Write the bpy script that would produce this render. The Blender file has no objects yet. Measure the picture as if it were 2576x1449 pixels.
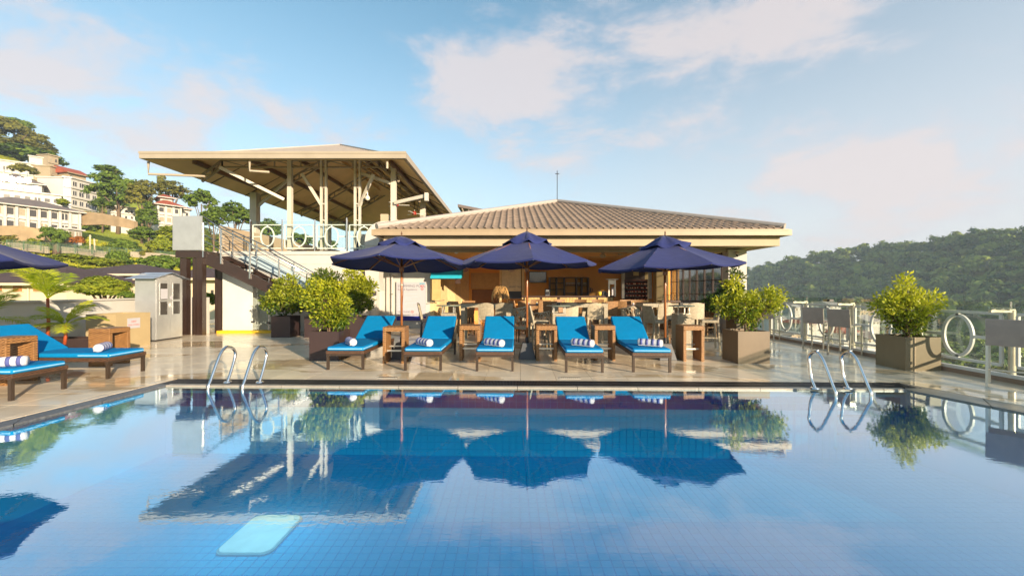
import bpy, math, random
import numpy as np
from mathutils import Vector, Matrix, Euler
R = math.radians
PI = math.pi
rnd = random.Random(7)
sc = bpy.context.scene
COL = sc.collection

# ------------------------------------------------------------ camera, sun, sky, exposure
cam = bpy.data.cameras.new('camera')
camo = bpy.data.objects.new('camera', cam)
COL.objects.link(camo)
camo.location = (0, 0, 1.5)
camo.rotation_euler = (R(90), 0, 0)
cam.sensor_width = 36
cam.lens = 14.4
cam.shift_x = 0.001
cam.shift_y = 0.0015
cam.clip_start = 0.05
cam.clip_end = 8000
sc.camera = camo

SUN_EL, SUN_AZ = 12.5, 140.5            # degrees; azimuth clockwise from +Y
sun = bpy.data.lights.new('sun', 'SUN')
sun.energy = 4.7
sun.angle = R(0.5)
sun.color = (1.0, 0.80, 0.56)
suno = bpy.data.objects.new('sun', sun)
COL.objects.link(suno)
sd = Vector((math.sin(R(SUN_AZ)) * math.cos(R(SUN_EL)), math.cos(R(SUN_AZ)) * math.cos(R(SUN_EL)), math.sin(R(SUN_EL))))
suno.rotation_euler = (-sd).to_track_quat('-Z', 'Y').to_euler()
suno.location = sd * 60

sc.view_settings.view_transform = 'Standard'
sc.view_settings.look = 'None'
sc.view_settings.exposure = 1.0
sc.view_settings.gamma = 1
sc.cycles.max_bounces = 8
sc.cycles.transparent_max_bounces = 24
sc.cycles.caustics_reflective = False
sc.cycles.caustics_refractive = False
sc.cycles.sample_clamp_indirect = 6

world = bpy.data.worlds.new('World')
sc.world = world
world.use_nodes = True


def px_dir(x, y):
    return Vector(((x - 1497) / 1200, 1.0, (848 - y) / 1200)).normalized()


def build_world():
    nt = world.node_tree
    N, Lk = nt.nodes, nt.links
    N.clear()
    out = N.new('ShaderNodeOutputWorld')
    bg = N.new('ShaderNodeBackground')
    bg.inputs['Strength'].default_value = 0.128
    sky = N.new('ShaderNodeTexSky')
    sky.sky_type = 'NISHITA'
    sky.sun_disc = False
    sky.sun_elevation = R(SUN_EL)
    sky.sun_rotation = R(SUN_AZ)
    sky.air_density = 1.0
    sky.dust_density = 0.5
    sky.ozone_density = 1.6
    sky.altitude = 500
    tc = N.new('ShaderNodeTexCoord')

    def math_(op, a, b=None, clamp=False):
        n = N.new('ShaderNodeMath')
        n.operation = op
        n.use_clamp = clamp
        for i, s in enumerate((a, b)):
            if s is None:
                continue
            if isinstance(s, (int, float)):
                n.inputs[i].default_value = s
            else:
                Lk.new(s, n.inputs[i])
        return n.outputs[0]
    # saturate + brighten the sky (the photograph is a bright, vivid exposure)
    hs = N.new('ShaderNodeHueSaturation')
    hs.inputs['Hue'].default_value = SKY_HUE
    hs.inputs['Saturation'].default_value = SKY_SAT
    hs.inputs['Value'].default_value = SKY_VAL
    Lk.new(sky.outputs[0], hs.inputs['Color'])
    # clouds: noise on the direction, flattened towards the horizon
    nrm = N.new('ShaderNodeVectorMath'); nrm.operation = 'NORMALIZE'
    Lk.new(tc.outputs['Generated'], nrm.inputs[0])
    sep = N.new('ShaderNodeSeparateXYZ')
    Lk.new(nrm.outputs[0], sep.inputs[0])
    cmb = N.new('ShaderNodeCombineXYZ')
    zz = math_('ADD', math_('MAXIMUM', sep.outputs[2], 0.0), 0.42)
    Lk.new(math_('DIVIDE', sep.outputs[0], zz), cmb.inputs[0])
    Lk.new(math_('DIVIDE', sep.outputs[1], zz), cmb.inputs[1])
    Lk.new(math_('MULTIPLY', sep.outputs[2], 2.2), cmb.inputs[2])
    n1 = N.new('ShaderNodeTexNoise')
    n1.inputs['Scale'].default_value = 3.1
    n1.inputs['Detail'].default_value = 9
    n1.inputs['Roughness'].default_value = 0.62
    n1.inputs['Distortion'].default_value = 0.25
    Lk.new(cmb.outputs[0], n1.inputs['Vector'])
    # (pixel x, y, angular radius in degrees, weight)
    blobs = [(1330, 140, 8.5, .34), (1470, 190, 8, .34), (1450, 290, 7.5, .26), (1620, 250, 9, .26), (1700, 360, 9, .18),
             (1900, 170, 13, .22), (2150, 120, 14, .20), (2330, 160, 12, .22), (2000, 330, 10, .1),
             (660, 250, 6, .34), (800, 290, 6, .36), (930, 350, 5, .3), (480, 390, 9, .18), (120, 280, 9, .22), (40, 60, 7, .5), (300, 330, 9, .08),
             (200, 420, 10, .06), (2250, 520, 5, .3), (2430, 465, 4.5, .46), (2700, 520, 5, .36), (2560, 600, 5, .34), (2850, 630, 6, .3),
             (2400, 690, 10, .14), (2900, 200, 16, .04), (2950, 430, 10, .02), (640, 470, 7, .12), (1250, 420, 7, .05),
             (1780, 590, 7, -.02), (1100, 130, 9, -.12), (500, 100, 14, -.1), (1900, 480, 9, -.08)]
    acc = None
    for x, y, rad, w in blobs:
        dt = N.new('ShaderNodeVectorMath'); dt.operation = 'DOT_PRODUCT'
        Lk.new(nrm.outputs[0], dt.inputs[0])
        dt.inputs[1].default_value = px_dir(x, y)
        # exp(-(1-d)/s)
        s = 1 - math.cos(R(rad))
        e = math_('EXPONENT', math_('DIVIDE', math_('SUBTRACT', dt.outputs['Value'], 1.0), s))
        e = math_('MULTIPLY', e, w)
        acc = e if acc is None else math_('ADD', acc, e)
    dens = math_('ADD', math_('MULTIPLY', math_('SUBTRACT', n1.outputs['Fac'], 0.5), 1.9), math_('MULTIPLY', acc, 0.62))
    mr = N.new('ShaderNodeMapRange')
    mr.interpolation_type = 'SMOOTHSTEP'
    mr.inputs['From Min'].default_value = 0.128
    mr.inputs['From Max'].default_value = 0.55
    mr.inputs['To Max'].default_value = 0.78
    Lk.new(dens, mr.inputs['Value'])
    # light veil that thickens near the horizon
    hz = N.new('ShaderNodeMapRange')
    hz.interpolation_type = 'SMOOTHSTEP'
    hz.inputs['From Min'].default_value = 0.62
    hz.inputs['From Max'].default_value = 0.0
    hz.inputs['To Min'].default_value = 0.0
    hz.inputs['To Max'].default_value = 0.62
    Lk.new(sep.outputs[2], hz.inputs['Value'])
    # veil is stronger towards +X (right), as in the photo
    vx = N.new('ShaderNodeMapRange')
    vx.inputs['From Min'].default_value = 0.0
    vx.inputs['From Max'].default_value = 0.75
    vx.inputs['To Min'].default_value = 0.06
    vx.inputs['To Max'].default_value = 0.36
    Lk.new(sep.outputs[0], vx.inputs['Value'])
    veil = math_('ADD', hz.outputs[0], vx.outputs[0], True)
    m1 = N.new('ShaderNodeMix'); m1.data_type = 'RGBA'
    Lk.new(math_('MULTIPLY', veil, 0.95), m1.inputs['Factor'])
    Lk.new(hs.outputs[0], m1.inputs['A'])
    m1.inputs['B'].default_value = (*VEIL, 1)
    m2 = N.new('ShaderNodeMix'); m2.data_type = 'RGBA'
    Lk.new(mr.outputs[0], m2.inputs['Factor'])
    Lk.new(m1.outputs['Result'], m2.inputs['A'])
    # cloud body: lit warm parts, cooler thin parts
    cr = N.new('ShaderNodeMix'); cr.data_type = 'RGBA'
    cr.inputs['A'].default_value = (*CLOUD_A, 1)
    cr.inputs['B'].default_value = (*CLOUD_B, 1)
    Lk.new(mr.outputs[0], cr.inputs['Factor'])
    Lk.new(cr.outputs['Result'], m2.inputs['B'])
    Lk.new(m2.outputs['Result'], bg.inputs['Color'])
    Lk.new(bg.outputs[0], out.inputs[0])


SKY_HUE, SKY_SAT, SKY_VAL = 0.478, 1.12, 1.0
VEIL = (3.25, 3.2, 3.3)
CLOUD_A = (2.75, 2.8, 3.15)
CLOUD_B = (3.55, 3.05, 2.9)
build_world()

# ------------------------------------------------------------ helpers


class G:
    """collects shapes, then links them as one mesh object"""

    def __init__(s):
        s.v = []
        s.f = []

    def add(s, vs, fs):
        o = len(s.v)
        s.v += [tuple(p) for p in vs]
        s.f += [tuple(i + o for i in q) for q in fs]
        return s

    def bx(s, x0, y0, z0, x1, y1, z1, m=None):
        vs = [Vector((x, y, z)) for z in (z0, z1) for x, y in ((x0, y0), (x1, y0), (x1, y1), (x0, y1))]
        if m:
            vs = [m @ p for p in vs]
        return s.add(vs, [(3, 2, 1, 0), (4, 5, 6, 7), (0, 1, 5, 4), (1, 2, 6, 5), (2, 3, 7, 6), (3, 0, 4, 7)])

    def bar(s, p, q, w, h=None, up=(0, 0, 1)):
        h = w if h is None else h
        p, q = Vector(p), Vector(q)
        d = (q - p)
        ln = d.length
        if ln < 1e-6:
            return s
        d.normalize()
        u = Vector(up)
        if abs(d.dot(u)) > .98:
            u = Vector((0, 1, 0))
        sx = d.cross(u).normalized()
        uz = sx.cross(d).normalized()
        vs = []
        for e in (p, q):
            for a, b in ((-1, -1), (1, -1), (1, 1), (-1, 1)):
                vs.append(e + sx * (a * w / 2) + uz * (b * h / 2))
        return s.add(vs, [(0, 1, 2, 3), (7, 6, 5, 4), (0, 4, 5, 1), (1, 5, 6, 2), (2, 6, 7, 3), (3, 7, 4, 0)])

    def tube(s, pts, r, n=8, closed=False):
        pts = [Vector(p) for p in pts]
        k = len(pts)
        rs = r if isinstance(r, (list, tuple)) else [r] * k
        prev = None
        rings = []
        for i, p in enumerate(pts):
            if closed:
                t = pts[(i + 1) % k] - pts[i - 1]
            else:
                t = pts[min(i + 1, k - 1)] - pts[max(i - 1, 0)]
            t.normalize()
            if prev is None:
                a = Vector((0, 0, 1)) if abs(t.z) < .9 else Vector((1, 0, 0))
                u = t.cross(a).normalized()
            else:
                u = (prev - t * prev.dot(t)).normalized()
            prev = u
            w = t.cross(u)
            rings.append([p + (u * math.cos(2 * PI * j / n) + w * math.sin(2 * PI * j / n)) * rs[i] for j in range(n)])
        vs = [q for rg in rings for q in rg]
        fs = []
        for i in range(k if closed else k - 1):
            a, b = i * n, ((i + 1) % k) * n
            for j in range(n):
                fs.append((a + j, a + (j + 1) % n, b + (j + 1) % n, b + j))
        if not closed:
            fs.append(tuple(range(n - 1, -1, -1)))
            fs.append(tuple((k - 1) * n + j for j in range(n)))
        return s.add(vs, fs)

    def cyl(s, p, q, r, n=16, r2=None):
        return s.tube([p, q], [r, r if r2 is None else r2], n)

    def lathe(s, prof, c=(0, 0, 0), n=24):
        vs, fs = [], []
        for r, z in prof:
            for j in range(n):
                vs.append((c[0] + r * math.cos(2 * PI * j / n), c[1] + r * math.sin(2 * PI * j / n), c[2] + z))
        for i in range(len(prof) - 1):
            for j in range(n):
                fs.append((i * n + j, i * n + (j + 1) % n, (i + 1) * n + (j + 1) % n, (i + 1) * n + j))
        fs.append(tuple(range(n - 1, -1, -1)))
        fs.append(tuple((len(prof) - 1) * n + j for j in range(n)))
        return s.add(vs, fs)

    def prism(s, poly, z0, z1):
        k = len(poly)
        vs = [(x, y, z0) for x, y in poly] + [(x, y, z1) for x, y in poly]
        return s.add(vs, [tuple(range(k - 1, -1, -1)), tuple(range(k, 2 * k))] + [(i, (i + 1) % k, k + (i + 1) % k, k + i) for i in range(k)])

    def prism_y(s, poly, y0, y1):
        """poly in (x, z), extruded along y"""
        k = len(poly)
        vs = [(x, y0, z) for x, z in poly] + [(x, y1, z) for x, z in poly]
        return s.add(vs, [tuple(range(k)), tuple(range(2 * k - 1, k - 1, -1))] + [(i, k + i, k + (i + 1) % k, (i + 1) % k) for i in range(k)])

    def prism_x(s, poly, x0, x1):
        k = len(poly)
        vs = [(x0, y, z) for y, z in poly] + [(x1, y, z) for y, z in poly]
        return s.add(vs, [tuple(range(k - 1, -1, -1)), tuple(range(k, 2 * k))] + [(i, (i + 1) % k, k + (i + 1) % k, k + i) for i in range(k)])

    def mesh(s, name, smooth=False):
        me = bpy.data.meshes.new(name)
        me.from_pydata(s.v, [], s.f)
        if smooth:
            me.polygons.foreach_set('use_smooth', [True] * len(me.polygons))
        me.update()
        return me

    def build(s, name, mat, parent=None, smooth=False, bevel=0, seg=2, sub=0, auto=False):
        me = s.mesh(name, smooth or auto)
        o = link(name, me, mat, parent)
        if bevel:
            m = o.modifiers.new('bevel', 'BEVEL')
            m.width = bevel
            m.segments = seg
            m.limit_method = 'ANGLE'
            m.angle_limit = R(35)
        if sub:
            m = o.modifiers.new('sub', 'SUBSURF')
            m.levels = m.render_levels = sub
        if auto:
            me.shade_flat()
            try:
                for p in me.polygons:
                    p.use_smooth = True
                me.set_sharp_from_angle(angle=R(40 if auto is True else auto))
            except Exception:
                pass
        return o


def link(name, me, mat=None, parent=None):
    o = bpy.data.objects.new(name, me)
    COL.objects.link(o)
    if mat is not None and me is not None and not me.materials:
        me.materials.append(mat)
    if parent is not None:
        o.parent = parent
    return o


def tag(o, label=None, cat=None, group=None, kind=None):
    if label:
        o['label'] = label
    if cat:
        o['category'] = cat
    if group:
        o['group'] = group
    if kind:
        o['kind'] = kind
    return o


def thing(name, label, cat, loc=(0, 0, 0), rz=0, group=None):
    o = bpy.data.objects.new(name, None)
    o.empty_display_size = .2
    COL.objects.link(o)
    o.location = loc
    o.rotation_euler = (0, 0, rz)
    return tag(o, label, cat, group)


def struct(o):
    o['kind'] = 'structure'
    return o


def kids(o):
    return [c for c in ALLKIDS.get(o.name, [])] if False else list(o.children)


def dup(root, loc, rz=None, label=None, group=None, scale=None, xtra=None):
    def cp(o, par):
        c = o.copy()
        COL.objects.link(c)
        c.parent = par
        for ch in list(o.children):
            cp(ch, c)
        return c
    r = cp(root, root.parent)
    r.location = loc
    if rz is not None:
        r.rotation_euler = (xtra[0] if xtra else 0, xtra[1] if xtra else 0, rz)
    if label:
        r['label'] = label
    if group:
        r['group'] = group
    if scale:
        r.scale = scale
    return r


# ------------------------------------------------------------ materials
MATS = {}


def nodes(name):
    m = bpy.data.materials.new(name)
    m.use_nodes = True
    nt = m.node_tree
    return m, nt, nt.nodes, nt.links, nt.nodes['Principled BSDF']


def M(name, rgb, rough=.6, metal=0, var=.12, scale=6, bump=0, bscale=60, spec=.5, coat=0, rand=0, emis=None, estr=0, sheen=0, dirt=0):
    """noise-varied principled material"""
    if name in MATS:
        return MATS[name]
    m, nt, N, Lk, b = nodes(name)
    tc = N.new('ShaderNodeTexCoord')
    n = N.new('ShaderNodeTexNoise')
    n.inputs['Scale'].default_value = scale
    n.inputs['Detail'].default_value = 5
    n.inputs['Roughness'].default_value = .6
    Lk.new(tc.outputs['Object'], n.inputs['Vector'])
    mr = N.new('ShaderNodeMapRange')
    mr.inputs['From Min'].default_value = .3
    mr.inputs['From Max'].default_value = .7
    mr.inputs['To Min'].default_value = 1 - var
    mr.inputs['To Max'].default_value = 1 + var
    Lk.new(n.outputs['Fac'], mr.inputs['Value'])
    fac = mr.outputs[0]
    if rand:
        oi = N.new('ShaderNodeObjectInfo')
        r2 = N.new('ShaderNodeMapRange')
        r2.inputs['To Min'].default_value = 1 - rand
        r2.inputs['To Max'].default_value = 1 + rand
        Lk.new(oi.outputs['Random'], r2.inputs['Value'])
        mm = N.new('ShaderNodeMath'); mm.operation = 'MULTIPLY'
        Lk.new(fac, mm.inputs[0]); Lk.new(r2.outputs[0], mm.inputs[1])
        fac = mm.outputs[0]
    mx = N.new('ShaderNodeVectorMath'); mx.operation = 'SCALE'
    mx.inputs[0].default_value = rgb
    Lk.new(fac, mx.inputs['Scale'])
    colr = mx.outputs[0]
    if dirt:
        n3 = N.new('ShaderNodeTexNoise')
        n3.inputs['Scale'].default_value = 1.1
        n3.inputs['Detail'].default_value = 8
        n3.inputs['Roughness'].default_value = .7
        mp = N.new('ShaderNodeMapping')
        mp.inputs['Scale'].default_value = (1.6, 1.6, .35)
        Lk.new(tc.outputs['Object'], mp.inputs[0])
        Lk.new(mp.outputs[0], n3.inputs['Vector'])
        r3 = N.new('ShaderNodeMapRange')
        r3.inputs['From Min'].default_value = .5
        r3.inputs['From Max'].default_value = .8
        r3.inputs['To Max'].default_value = dirt
        Lk.new(n3.outputs['Fac'], r3.inputs['Value'])
        m3 = N.new('ShaderNodeMix'); m3.data_type = 'RGBA'
        Lk.new(r3.outputs[0], m3.inputs['Factor'])
        Lk.new(colr, m3.inputs['A'])
        m3.inputs['B'].default_value = (rgb[0] * .45, rgb[1] * .42, rgb[2] * .36, 1)
        colr = m3.outputs['Result']
    Lk.new(colr, b.inputs['Base Color'])
    b.inputs['Roughness'].default_value = rough
    b.inputs['Metallic'].default_value = metal
    b.inputs['Specular IOR Level'].default_value = spec
    b.inputs['Coat Weight'].default_value = coat
    b.inputs['Sheen Weight'].default_value = sheen
    if emis:
        b.inputs['Emission Color'].default_value = (*emis, 1)
        b.inputs['Emission Strength'].default_value = estr
    if bump:
        n2 = N.new('ShaderNodeTexNoise')
        n2.inputs['Scale'].default_value = bscale
        n2.inputs['Detail'].default_value = 3
        Lk.new(tc.outputs['Object'], n2.inputs['Vector'])
        bp = N.new('ShaderNodeBump')
        bp.inputs['Strength'].default_value = bump
        bp.inputs['Distance'].default_value = .01
        Lk.new(n2.outputs['Fac'], bp.inputs['Height'])
        Lk.new(bp.outputs[0], b.inputs['Normal'])
    MATS[name] = m
    return m


def weave(name, c1, c2, s=55, rough=.55, bump=.6):
    m, nt, N, Lk, b = nodes(name)
    tc = N.new('ShaderNodeTexCoord')
    sp = N.new('ShaderNodeSeparateXYZ')
    Lk.new(tc.outputs['Object'], sp.inputs[0])

    def mt(op, a, bb):
        n = N.new('ShaderNodeMath'); n.operation = op
        for i, q in enumerate((a, bb)):
            if q is None:
                continue
            if isinstance(q, (int, float)):
                n.inputs[i].default_value = q
            else:
                Lk.new(q, n.inputs[i])
        return n.outputs[0]
    h = mt('ADD', sp.outputs[0], sp.outputs[1])
    a = mt('SINE', mt('MULTIPLY', h, s * 2), None)
    c = mt('SINE', mt('MULTIPLY', mt('ADD', sp.outputs[2], mt('MULTIPLY', sp.outputs[1], .3)), s * 3.2), None)
    pr = mt('MULTIPLY', a, c)
    st = mt('ADD', mt('MULTIPLY', pr, .35), mt('MULTIPLY', c, .25))
    n = N.new('ShaderNodeTexNoise'); n.inputs['Scale'].default_value = 22
    Lk.new(tc.outputs['Object'], n.inputs['Vector'])
    st2 = mt('ADD', mt('ADD', st, .45), mt('MULTIPLY', mt('SUBTRACT', n.outputs['Fac'], .5), 1.1))
    cl = N.new('ShaderNodeClamp'); Lk.new(st2, cl.inputs[0])
    mx = N.new('ShaderNodeMix'); mx.data_type = 'RGBA'
    mx.inputs['A'].default_value = (*c1, 1); mx.inputs['B'].default_value = (*c2, 1)
    Lk.new(cl.outputs[0], mx.inputs['Factor'])
    Lk.new(mx.outputs['Result'], b.inputs['Base Color'])
    b.inputs['Roughness'].default_value = rough
    bp = N.new('ShaderNodeBump'); bp.inputs['Strength'].default_value = bump; bp.inputs['Distance'].default_value = .006
    Lk.new(st2, bp.inputs['Height']); Lk.new(bp.outputs[0], b.inputs['Normal'])
    MATS[name] = m
    return m


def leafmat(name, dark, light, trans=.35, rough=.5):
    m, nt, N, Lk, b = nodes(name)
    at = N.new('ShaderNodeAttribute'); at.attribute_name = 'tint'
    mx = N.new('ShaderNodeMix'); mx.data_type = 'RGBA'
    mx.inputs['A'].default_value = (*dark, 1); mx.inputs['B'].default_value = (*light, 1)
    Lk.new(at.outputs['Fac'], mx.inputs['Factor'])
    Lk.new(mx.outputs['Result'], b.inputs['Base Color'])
    b.inputs['Roughness'].default_value = rough
    b.inputs['Specular IOR Level'].default_value = .35
    if trans:
        tr = N.new('ShaderNodeBsdfTranslucent')
        Lk.new(mx.outputs['Result'], tr.inputs['Color'])
        ms = N.new('ShaderNodeMixShader'); ms.inputs[0].default_value = trans
        Lk.new(b.outputs[0], ms.inputs[1]); Lk.new(tr.outputs[0], ms.inputs[2])
        Lk.new(ms.outputs[0], N['Material Output'].inputs[0])
    MATS[name] = m
    return m


def glassmat(name, tint=(.93, .97, .96), refl=.9, base=.04):
    m, nt, N, Lk, b = nodes(name)
    N.remove(b)
    lw = N.new('ShaderNodeFresnel'); lw.inputs['IOR'].default_value = 1.45
    tr = N.new('ShaderNodeBsdfTransparent'); tr.inputs[0].default_value = (*tint, 1)
    gl = N.new('ShaderNodeBsdfGlossy'); gl.inputs['Roughness'].default_value = .03
    ml = N.new('ShaderNodeMath'); ml.operation = 'MULTIPLY'; ml.inputs[1].default_value = refl
    Lk.new(lw.outputs[0], ml.inputs[0])
    ms = N.new('ShaderNodeMixShader')
    Lk.new(ml.outputs[0], ms.inputs[0]); Lk.new(tr.outputs[0], ms.inputs[1]); Lk.new(gl.outputs[0], ms.inputs[2])
    Lk.new(ms.outputs[0], N['Material Output'].inputs[0])
    MATS[name] = m
    return m


def watermat():
    m, nt, N, Lk, b = nodes('pool_water')
    N.remove(b)
    tc = N.new('ShaderNodeTexCoord')
    mp = N.new('ShaderNodeMapping'); mp.inputs['Scale'].default_value = (1.0, 2.0, 1)
    mp.inputs['Rotation'].default_value = (0, 0, R(18))
    Lk.new(tc.outputs['Object'], mp.inputs[0])
    n1 = N.new('ShaderNodeTexNoise'); n1.inputs['Scale'].default_value = 3.2; n1.inputs['Detail'].default_value = 3
    n2 = N.new('ShaderNodeTexNoise'); n2.inputs['Scale'].default_value = 13; n2.inputs['Detail'].default_value = 2
    n2.inputs['Distortion'].default_value = .6
    n3 = N.new('ShaderNodeTexNoise'); n3.inputs['Scale'].default_value = .7; n3.inputs['Detail'].default_value = 2
    for n in (n1, n2, n3):
        Lk.new(mp.outputs[0], n.inputs['Vector'])
    ad = N.new('ShaderNodeMath'); ad.operation = 'MULTIPLY_ADD'
    Lk.new(n2.outputs['Fac'], ad.inputs[0]); Lk.new(n3.outputs['Fac'], ad.inputs[1]); Lk.new(n1.outputs['Fac'], ad.inputs[2])
    bp = N.new('ShaderNodeBump'); bp.inputs['Strength'].default_value = .035; bp.inputs['Distance'].default_value = .014
    Lk.new(ad.outputs[0], bp.inputs['Height'])
    fr = N.new('ShaderNodeLayerWeight'); fr.inputs['Blend'].default_value = .5
    Lk.new(bp.outputs[0], fr.inputs['Normal'])
    # facing: 0 looking straight down, 1 at grazing
    cv = N.new('ShaderNodeFloatCurve')
    c = cv.mapping.curves[0]
    c.points[0].location = (0, .05); c.points[1].location = (1, 1)
    for p in ((.42, .27), (.58, .47), (.72, .68), (.85, .87)):
        c.points.new(*p)
    cv.mapping.update()
    Lk.new(fr.outputs['Facing'], cv.inputs['Value'])
    tr = N.new('ShaderNodeBsdfTransparent'); tr.inputs[0].default_value = (.80, .98, 1, 1)
    gl = N.new('ShaderNodeBsdfGlossy'); gl.inputs['Roughness'].default_value = .015
    gl.inputs[0].default_value = (.82, .95, 1, 1)
    Lk.new(bp.outputs[0], gl.inputs['Normal'])
    ms = N.new('ShaderNodeMixShader')
    Lk.new(cv.outputs[0], ms.inputs[0]); Lk.new(tr.outputs[0], ms.inputs[1]); Lk.new(gl.outputs[0], ms.inputs[2])
    Lk.new(ms.outputs[0], N['Material Output'].inputs[0])
    return m


def deckmat():
    m, nt, N, Lk, b = nodes('deck_stone')
    ge = N.new('ShaderNodeNewGeometry')
    mp = N.new('ShaderNodeMapping'); mp.inputs['Scale'].default_value = (.7, 1.5, 1); mp.inputs['Rotation'].default_value = (0, 0, R(-12))
    Lk.new(ge.outputs['Position'], mp.inputs[0])
    v = N.new('ShaderNodeTexNoise'); v.inputs['Scale'].default_value = 2.2; v.inputs['Detail'].default_value = 9; v.inputs['Roughness'].default_value = .65; v.inputs['Distortion'].default_value = .9
    Lk.new(mp.outputs[0], v.inputs['Vector'])
    w = N.new('ShaderNodeTexNoise'); w.inputs['Scale'].default_value = .55; w.inputs['Detail'].default_value = 5; w.inputs['Roughness'].default_value = .5; w.inputs['Distortion'].default_value = .5
    Lk.new(mp.outputs[0], w.inputs['Vector'])
    oi = N.new('ShaderNodeObjectInfo')
    cr = N.new('ShaderNodeValToRGB')
    cr.color_ramp.elements[0].position = .3; cr.color_ramp.elements[0].color = (.74, .61, .44, 1)
    cr.color_ramp.elements[1].position = .68; cr.color_ramp.elements[1].color = (.93, .81, .62, 1)
    Lk.new(v.outputs['Fac'], cr.inputs[0])
    tv = N.new('ShaderNodeMapRange'); tv.inputs['To Min'].default_value = .90; tv.inputs['To Max'].default_value = 1.07
    Lk.new(oi.outputs['Random'], tv.inputs['Value'])
    sc_ = N.new('ShaderNodeVectorMath'); sc_.operation = 'SCALE'
    Lk.new(cr.outputs[0], sc_.inputs[0]); Lk.new(tv.outputs[0], sc_.inputs['Scale'])
    wet = N.new('ShaderNodeMapRange'); wet.interpolation_type = 'SMOOTHSTEP'
    wet.inputs['From Min'].default_value = .53; wet.inputs['From Max'].default_value = .58
    Lk.new(w.outputs['Fac'], wet.inputs['Value'])
    mx = N.new('ShaderNodeMix'); mx.data_type = 'RGBA'
    wd = N.new('ShaderNodeVectorMath'); wd.operation = 'MULTIPLY'; wd.inputs[1].default_value = (.88, .79, .66)
    Lk.new(sc_.outputs[0], wd.inputs[0])
    Lk.new(wet.outputs[0], mx.inputs['Factor']); Lk.new(sc_.outputs[0], mx.inputs['A']); Lk.new(wd.outputs[0], mx.inputs['B'])
    Lk.new(mx.outputs['Result'], b.inputs['Base Color'])
    rr = N.new('ShaderNodeMapRange'); rr.inputs['To Min'].default_value = .30; rr.inputs['To Max'].default_value = .06
    Lk.new(wet.outputs[0], rr.inputs['Value'])
    Lk.new(rr.outputs[0], b.inputs['Roughness'])
    b.inputs['Specular IOR Level'].default_value = .7
    b.inputs['Coat Weight'].default_value = .35
    b.inputs['Coat Roughness'].default_value = .07
    MATS['deck'] = m
    return m


white = M('white_wall_paint', (.52, .505, .47), .75, var=.04, scale=1.5, bump=.12, bscale=90, dirt=.22)
cream = M('cream_wall_paint', (.44, .355, .25), .75, var=.06, scale=1.2, bump=.1, bscale=80, dirt=.18)
fasciam = M('beige_metal_fascia', (.36, .275, .18), .5, var=.06, scale=2, dirt=.22)
fascia2 = M('pale_metal_fascia', (.37, .32, .25), .5, var=.05, scale=2, dirt=.22)
soffitm = M('roof_underside_sheet', (.70, .47, .21), .55, var=.10, scale=1.3)
brown = M('dark_brown_steel', (.032, .018, .014), .35, var=.15, scale=4, spec=.6)
steel = M('brushed_steel', (.62, .60, .58), .22, 1, var=.06, scale=30)
chrome = M('polished_steel_tube', (.86, .84, .82), .17, 1, var=.05, scale=8, bump=.05, bscale=14)
alu = M('matt_aluminium', (.62, .58, .50), .38, .7, var=.06)
silver = M('silver_painted_sheet', (.48, .49, .49), .33, .55, var=.08, scale=3, bump=.15, bscale=6)
tan = M('tan_board', (.40, .31, .17), .6, var=.06, scale=3)
cush = M('blue_cushion_fabric', (.0, .20, .48), .85, var=.08, scale=5, bump=.9, bscale=11, spec=.15)
pipingm = M('cushion_piping', (.25, .52, .80), .6)
navy = M('navy_canvas', (.009, .018, .115), .85, var=.12, scale=4, bump=.9, bscale=8, sheen=.06)
towelw = M('white_towelling', (.66, .66, .70), .95, var=.05, scale=30, bump=.8, bscale=220)
towelb = M('blue_towel_stripe', (.10, .12, .34), .95, var=.1, scale=30, bump=.8, bscale=220)
wick_d = weave('dark_wicker', (.03, .015, .009), (.12, .06, .032), 60)
wick_t = weave('honey_wicker', (.10, .042, .012), (.42, .22, .08), 48)
wick_g = weave('grey_wicker', (.20, .17, .12), (.50, .44, .32), 70)
wick_c = weave('cream_wicker', (.33, .27, .18), (.66, .58, .43), 60)
wick_b = weave('brown_wicker', (.12, .055, .02), (.42, .23, .09), 60)
legm = M('dark_bronze_leg', (.055, .038, .028), .4, .3)
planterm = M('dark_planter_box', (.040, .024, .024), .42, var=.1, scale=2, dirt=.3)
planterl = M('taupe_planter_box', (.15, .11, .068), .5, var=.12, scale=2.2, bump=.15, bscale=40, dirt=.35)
planterr = M('sunlit_taupe_planter', (.235, .18, .105), .5, var=.12, scale=2.2, bump=.15, bscale=40, dirt=.35)  # lighter taupe copy: sunlight on the rail planter put into the colour
soil = M('bare_soil', (.20, .11, .045), .95, var=.35, scale=40, bump=1, bscale=90)
wood = M('varnished_wood', (.30, .105, .028), .3, var=.2, scale=7, coat=.4)
darkwood = M('dark_wood', (.055, .026, .016), .4, var=.2, scale=5)
barkm = M('bark', (.16, .11, .07), .9, var=.3, scale=12, bump=.8, bscale=40)
blackm = M('black_plastic', (.018, .018, .022), .35)
blackmetal = M('black_grate_metal', (.035, .035, .04), .4, .4)
granite = M('grey_granite', (.12, .125, .135), .4, var=.35, scale=30, dirt=.2)
whitestone = M('white_coping_stone', (.36, .33, .28), .4, var=.12, scale=6, dirt=.4)
greystone = M('taupe_coping_stone', (.30, .26, .21), .3, var=.2, scale=5)
whitemetal = M('white_painted_metal', (.80, .79, .75), .4, var=.04)
oldwhite = M('off_white_column_paint', (.56, .52, .45), .55, var=.05, dirt=.2)
interior = M('orange_interior_wall', (.72, .35, .09), .8, var=.07, scale=1)
ceilm = M('orange_ceiling_board', (.68, .38, .13), .6, var=.1, scale=2)
floorin = M('indoor_floor', (.36, .24, .14), .2, var=.1)
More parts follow.
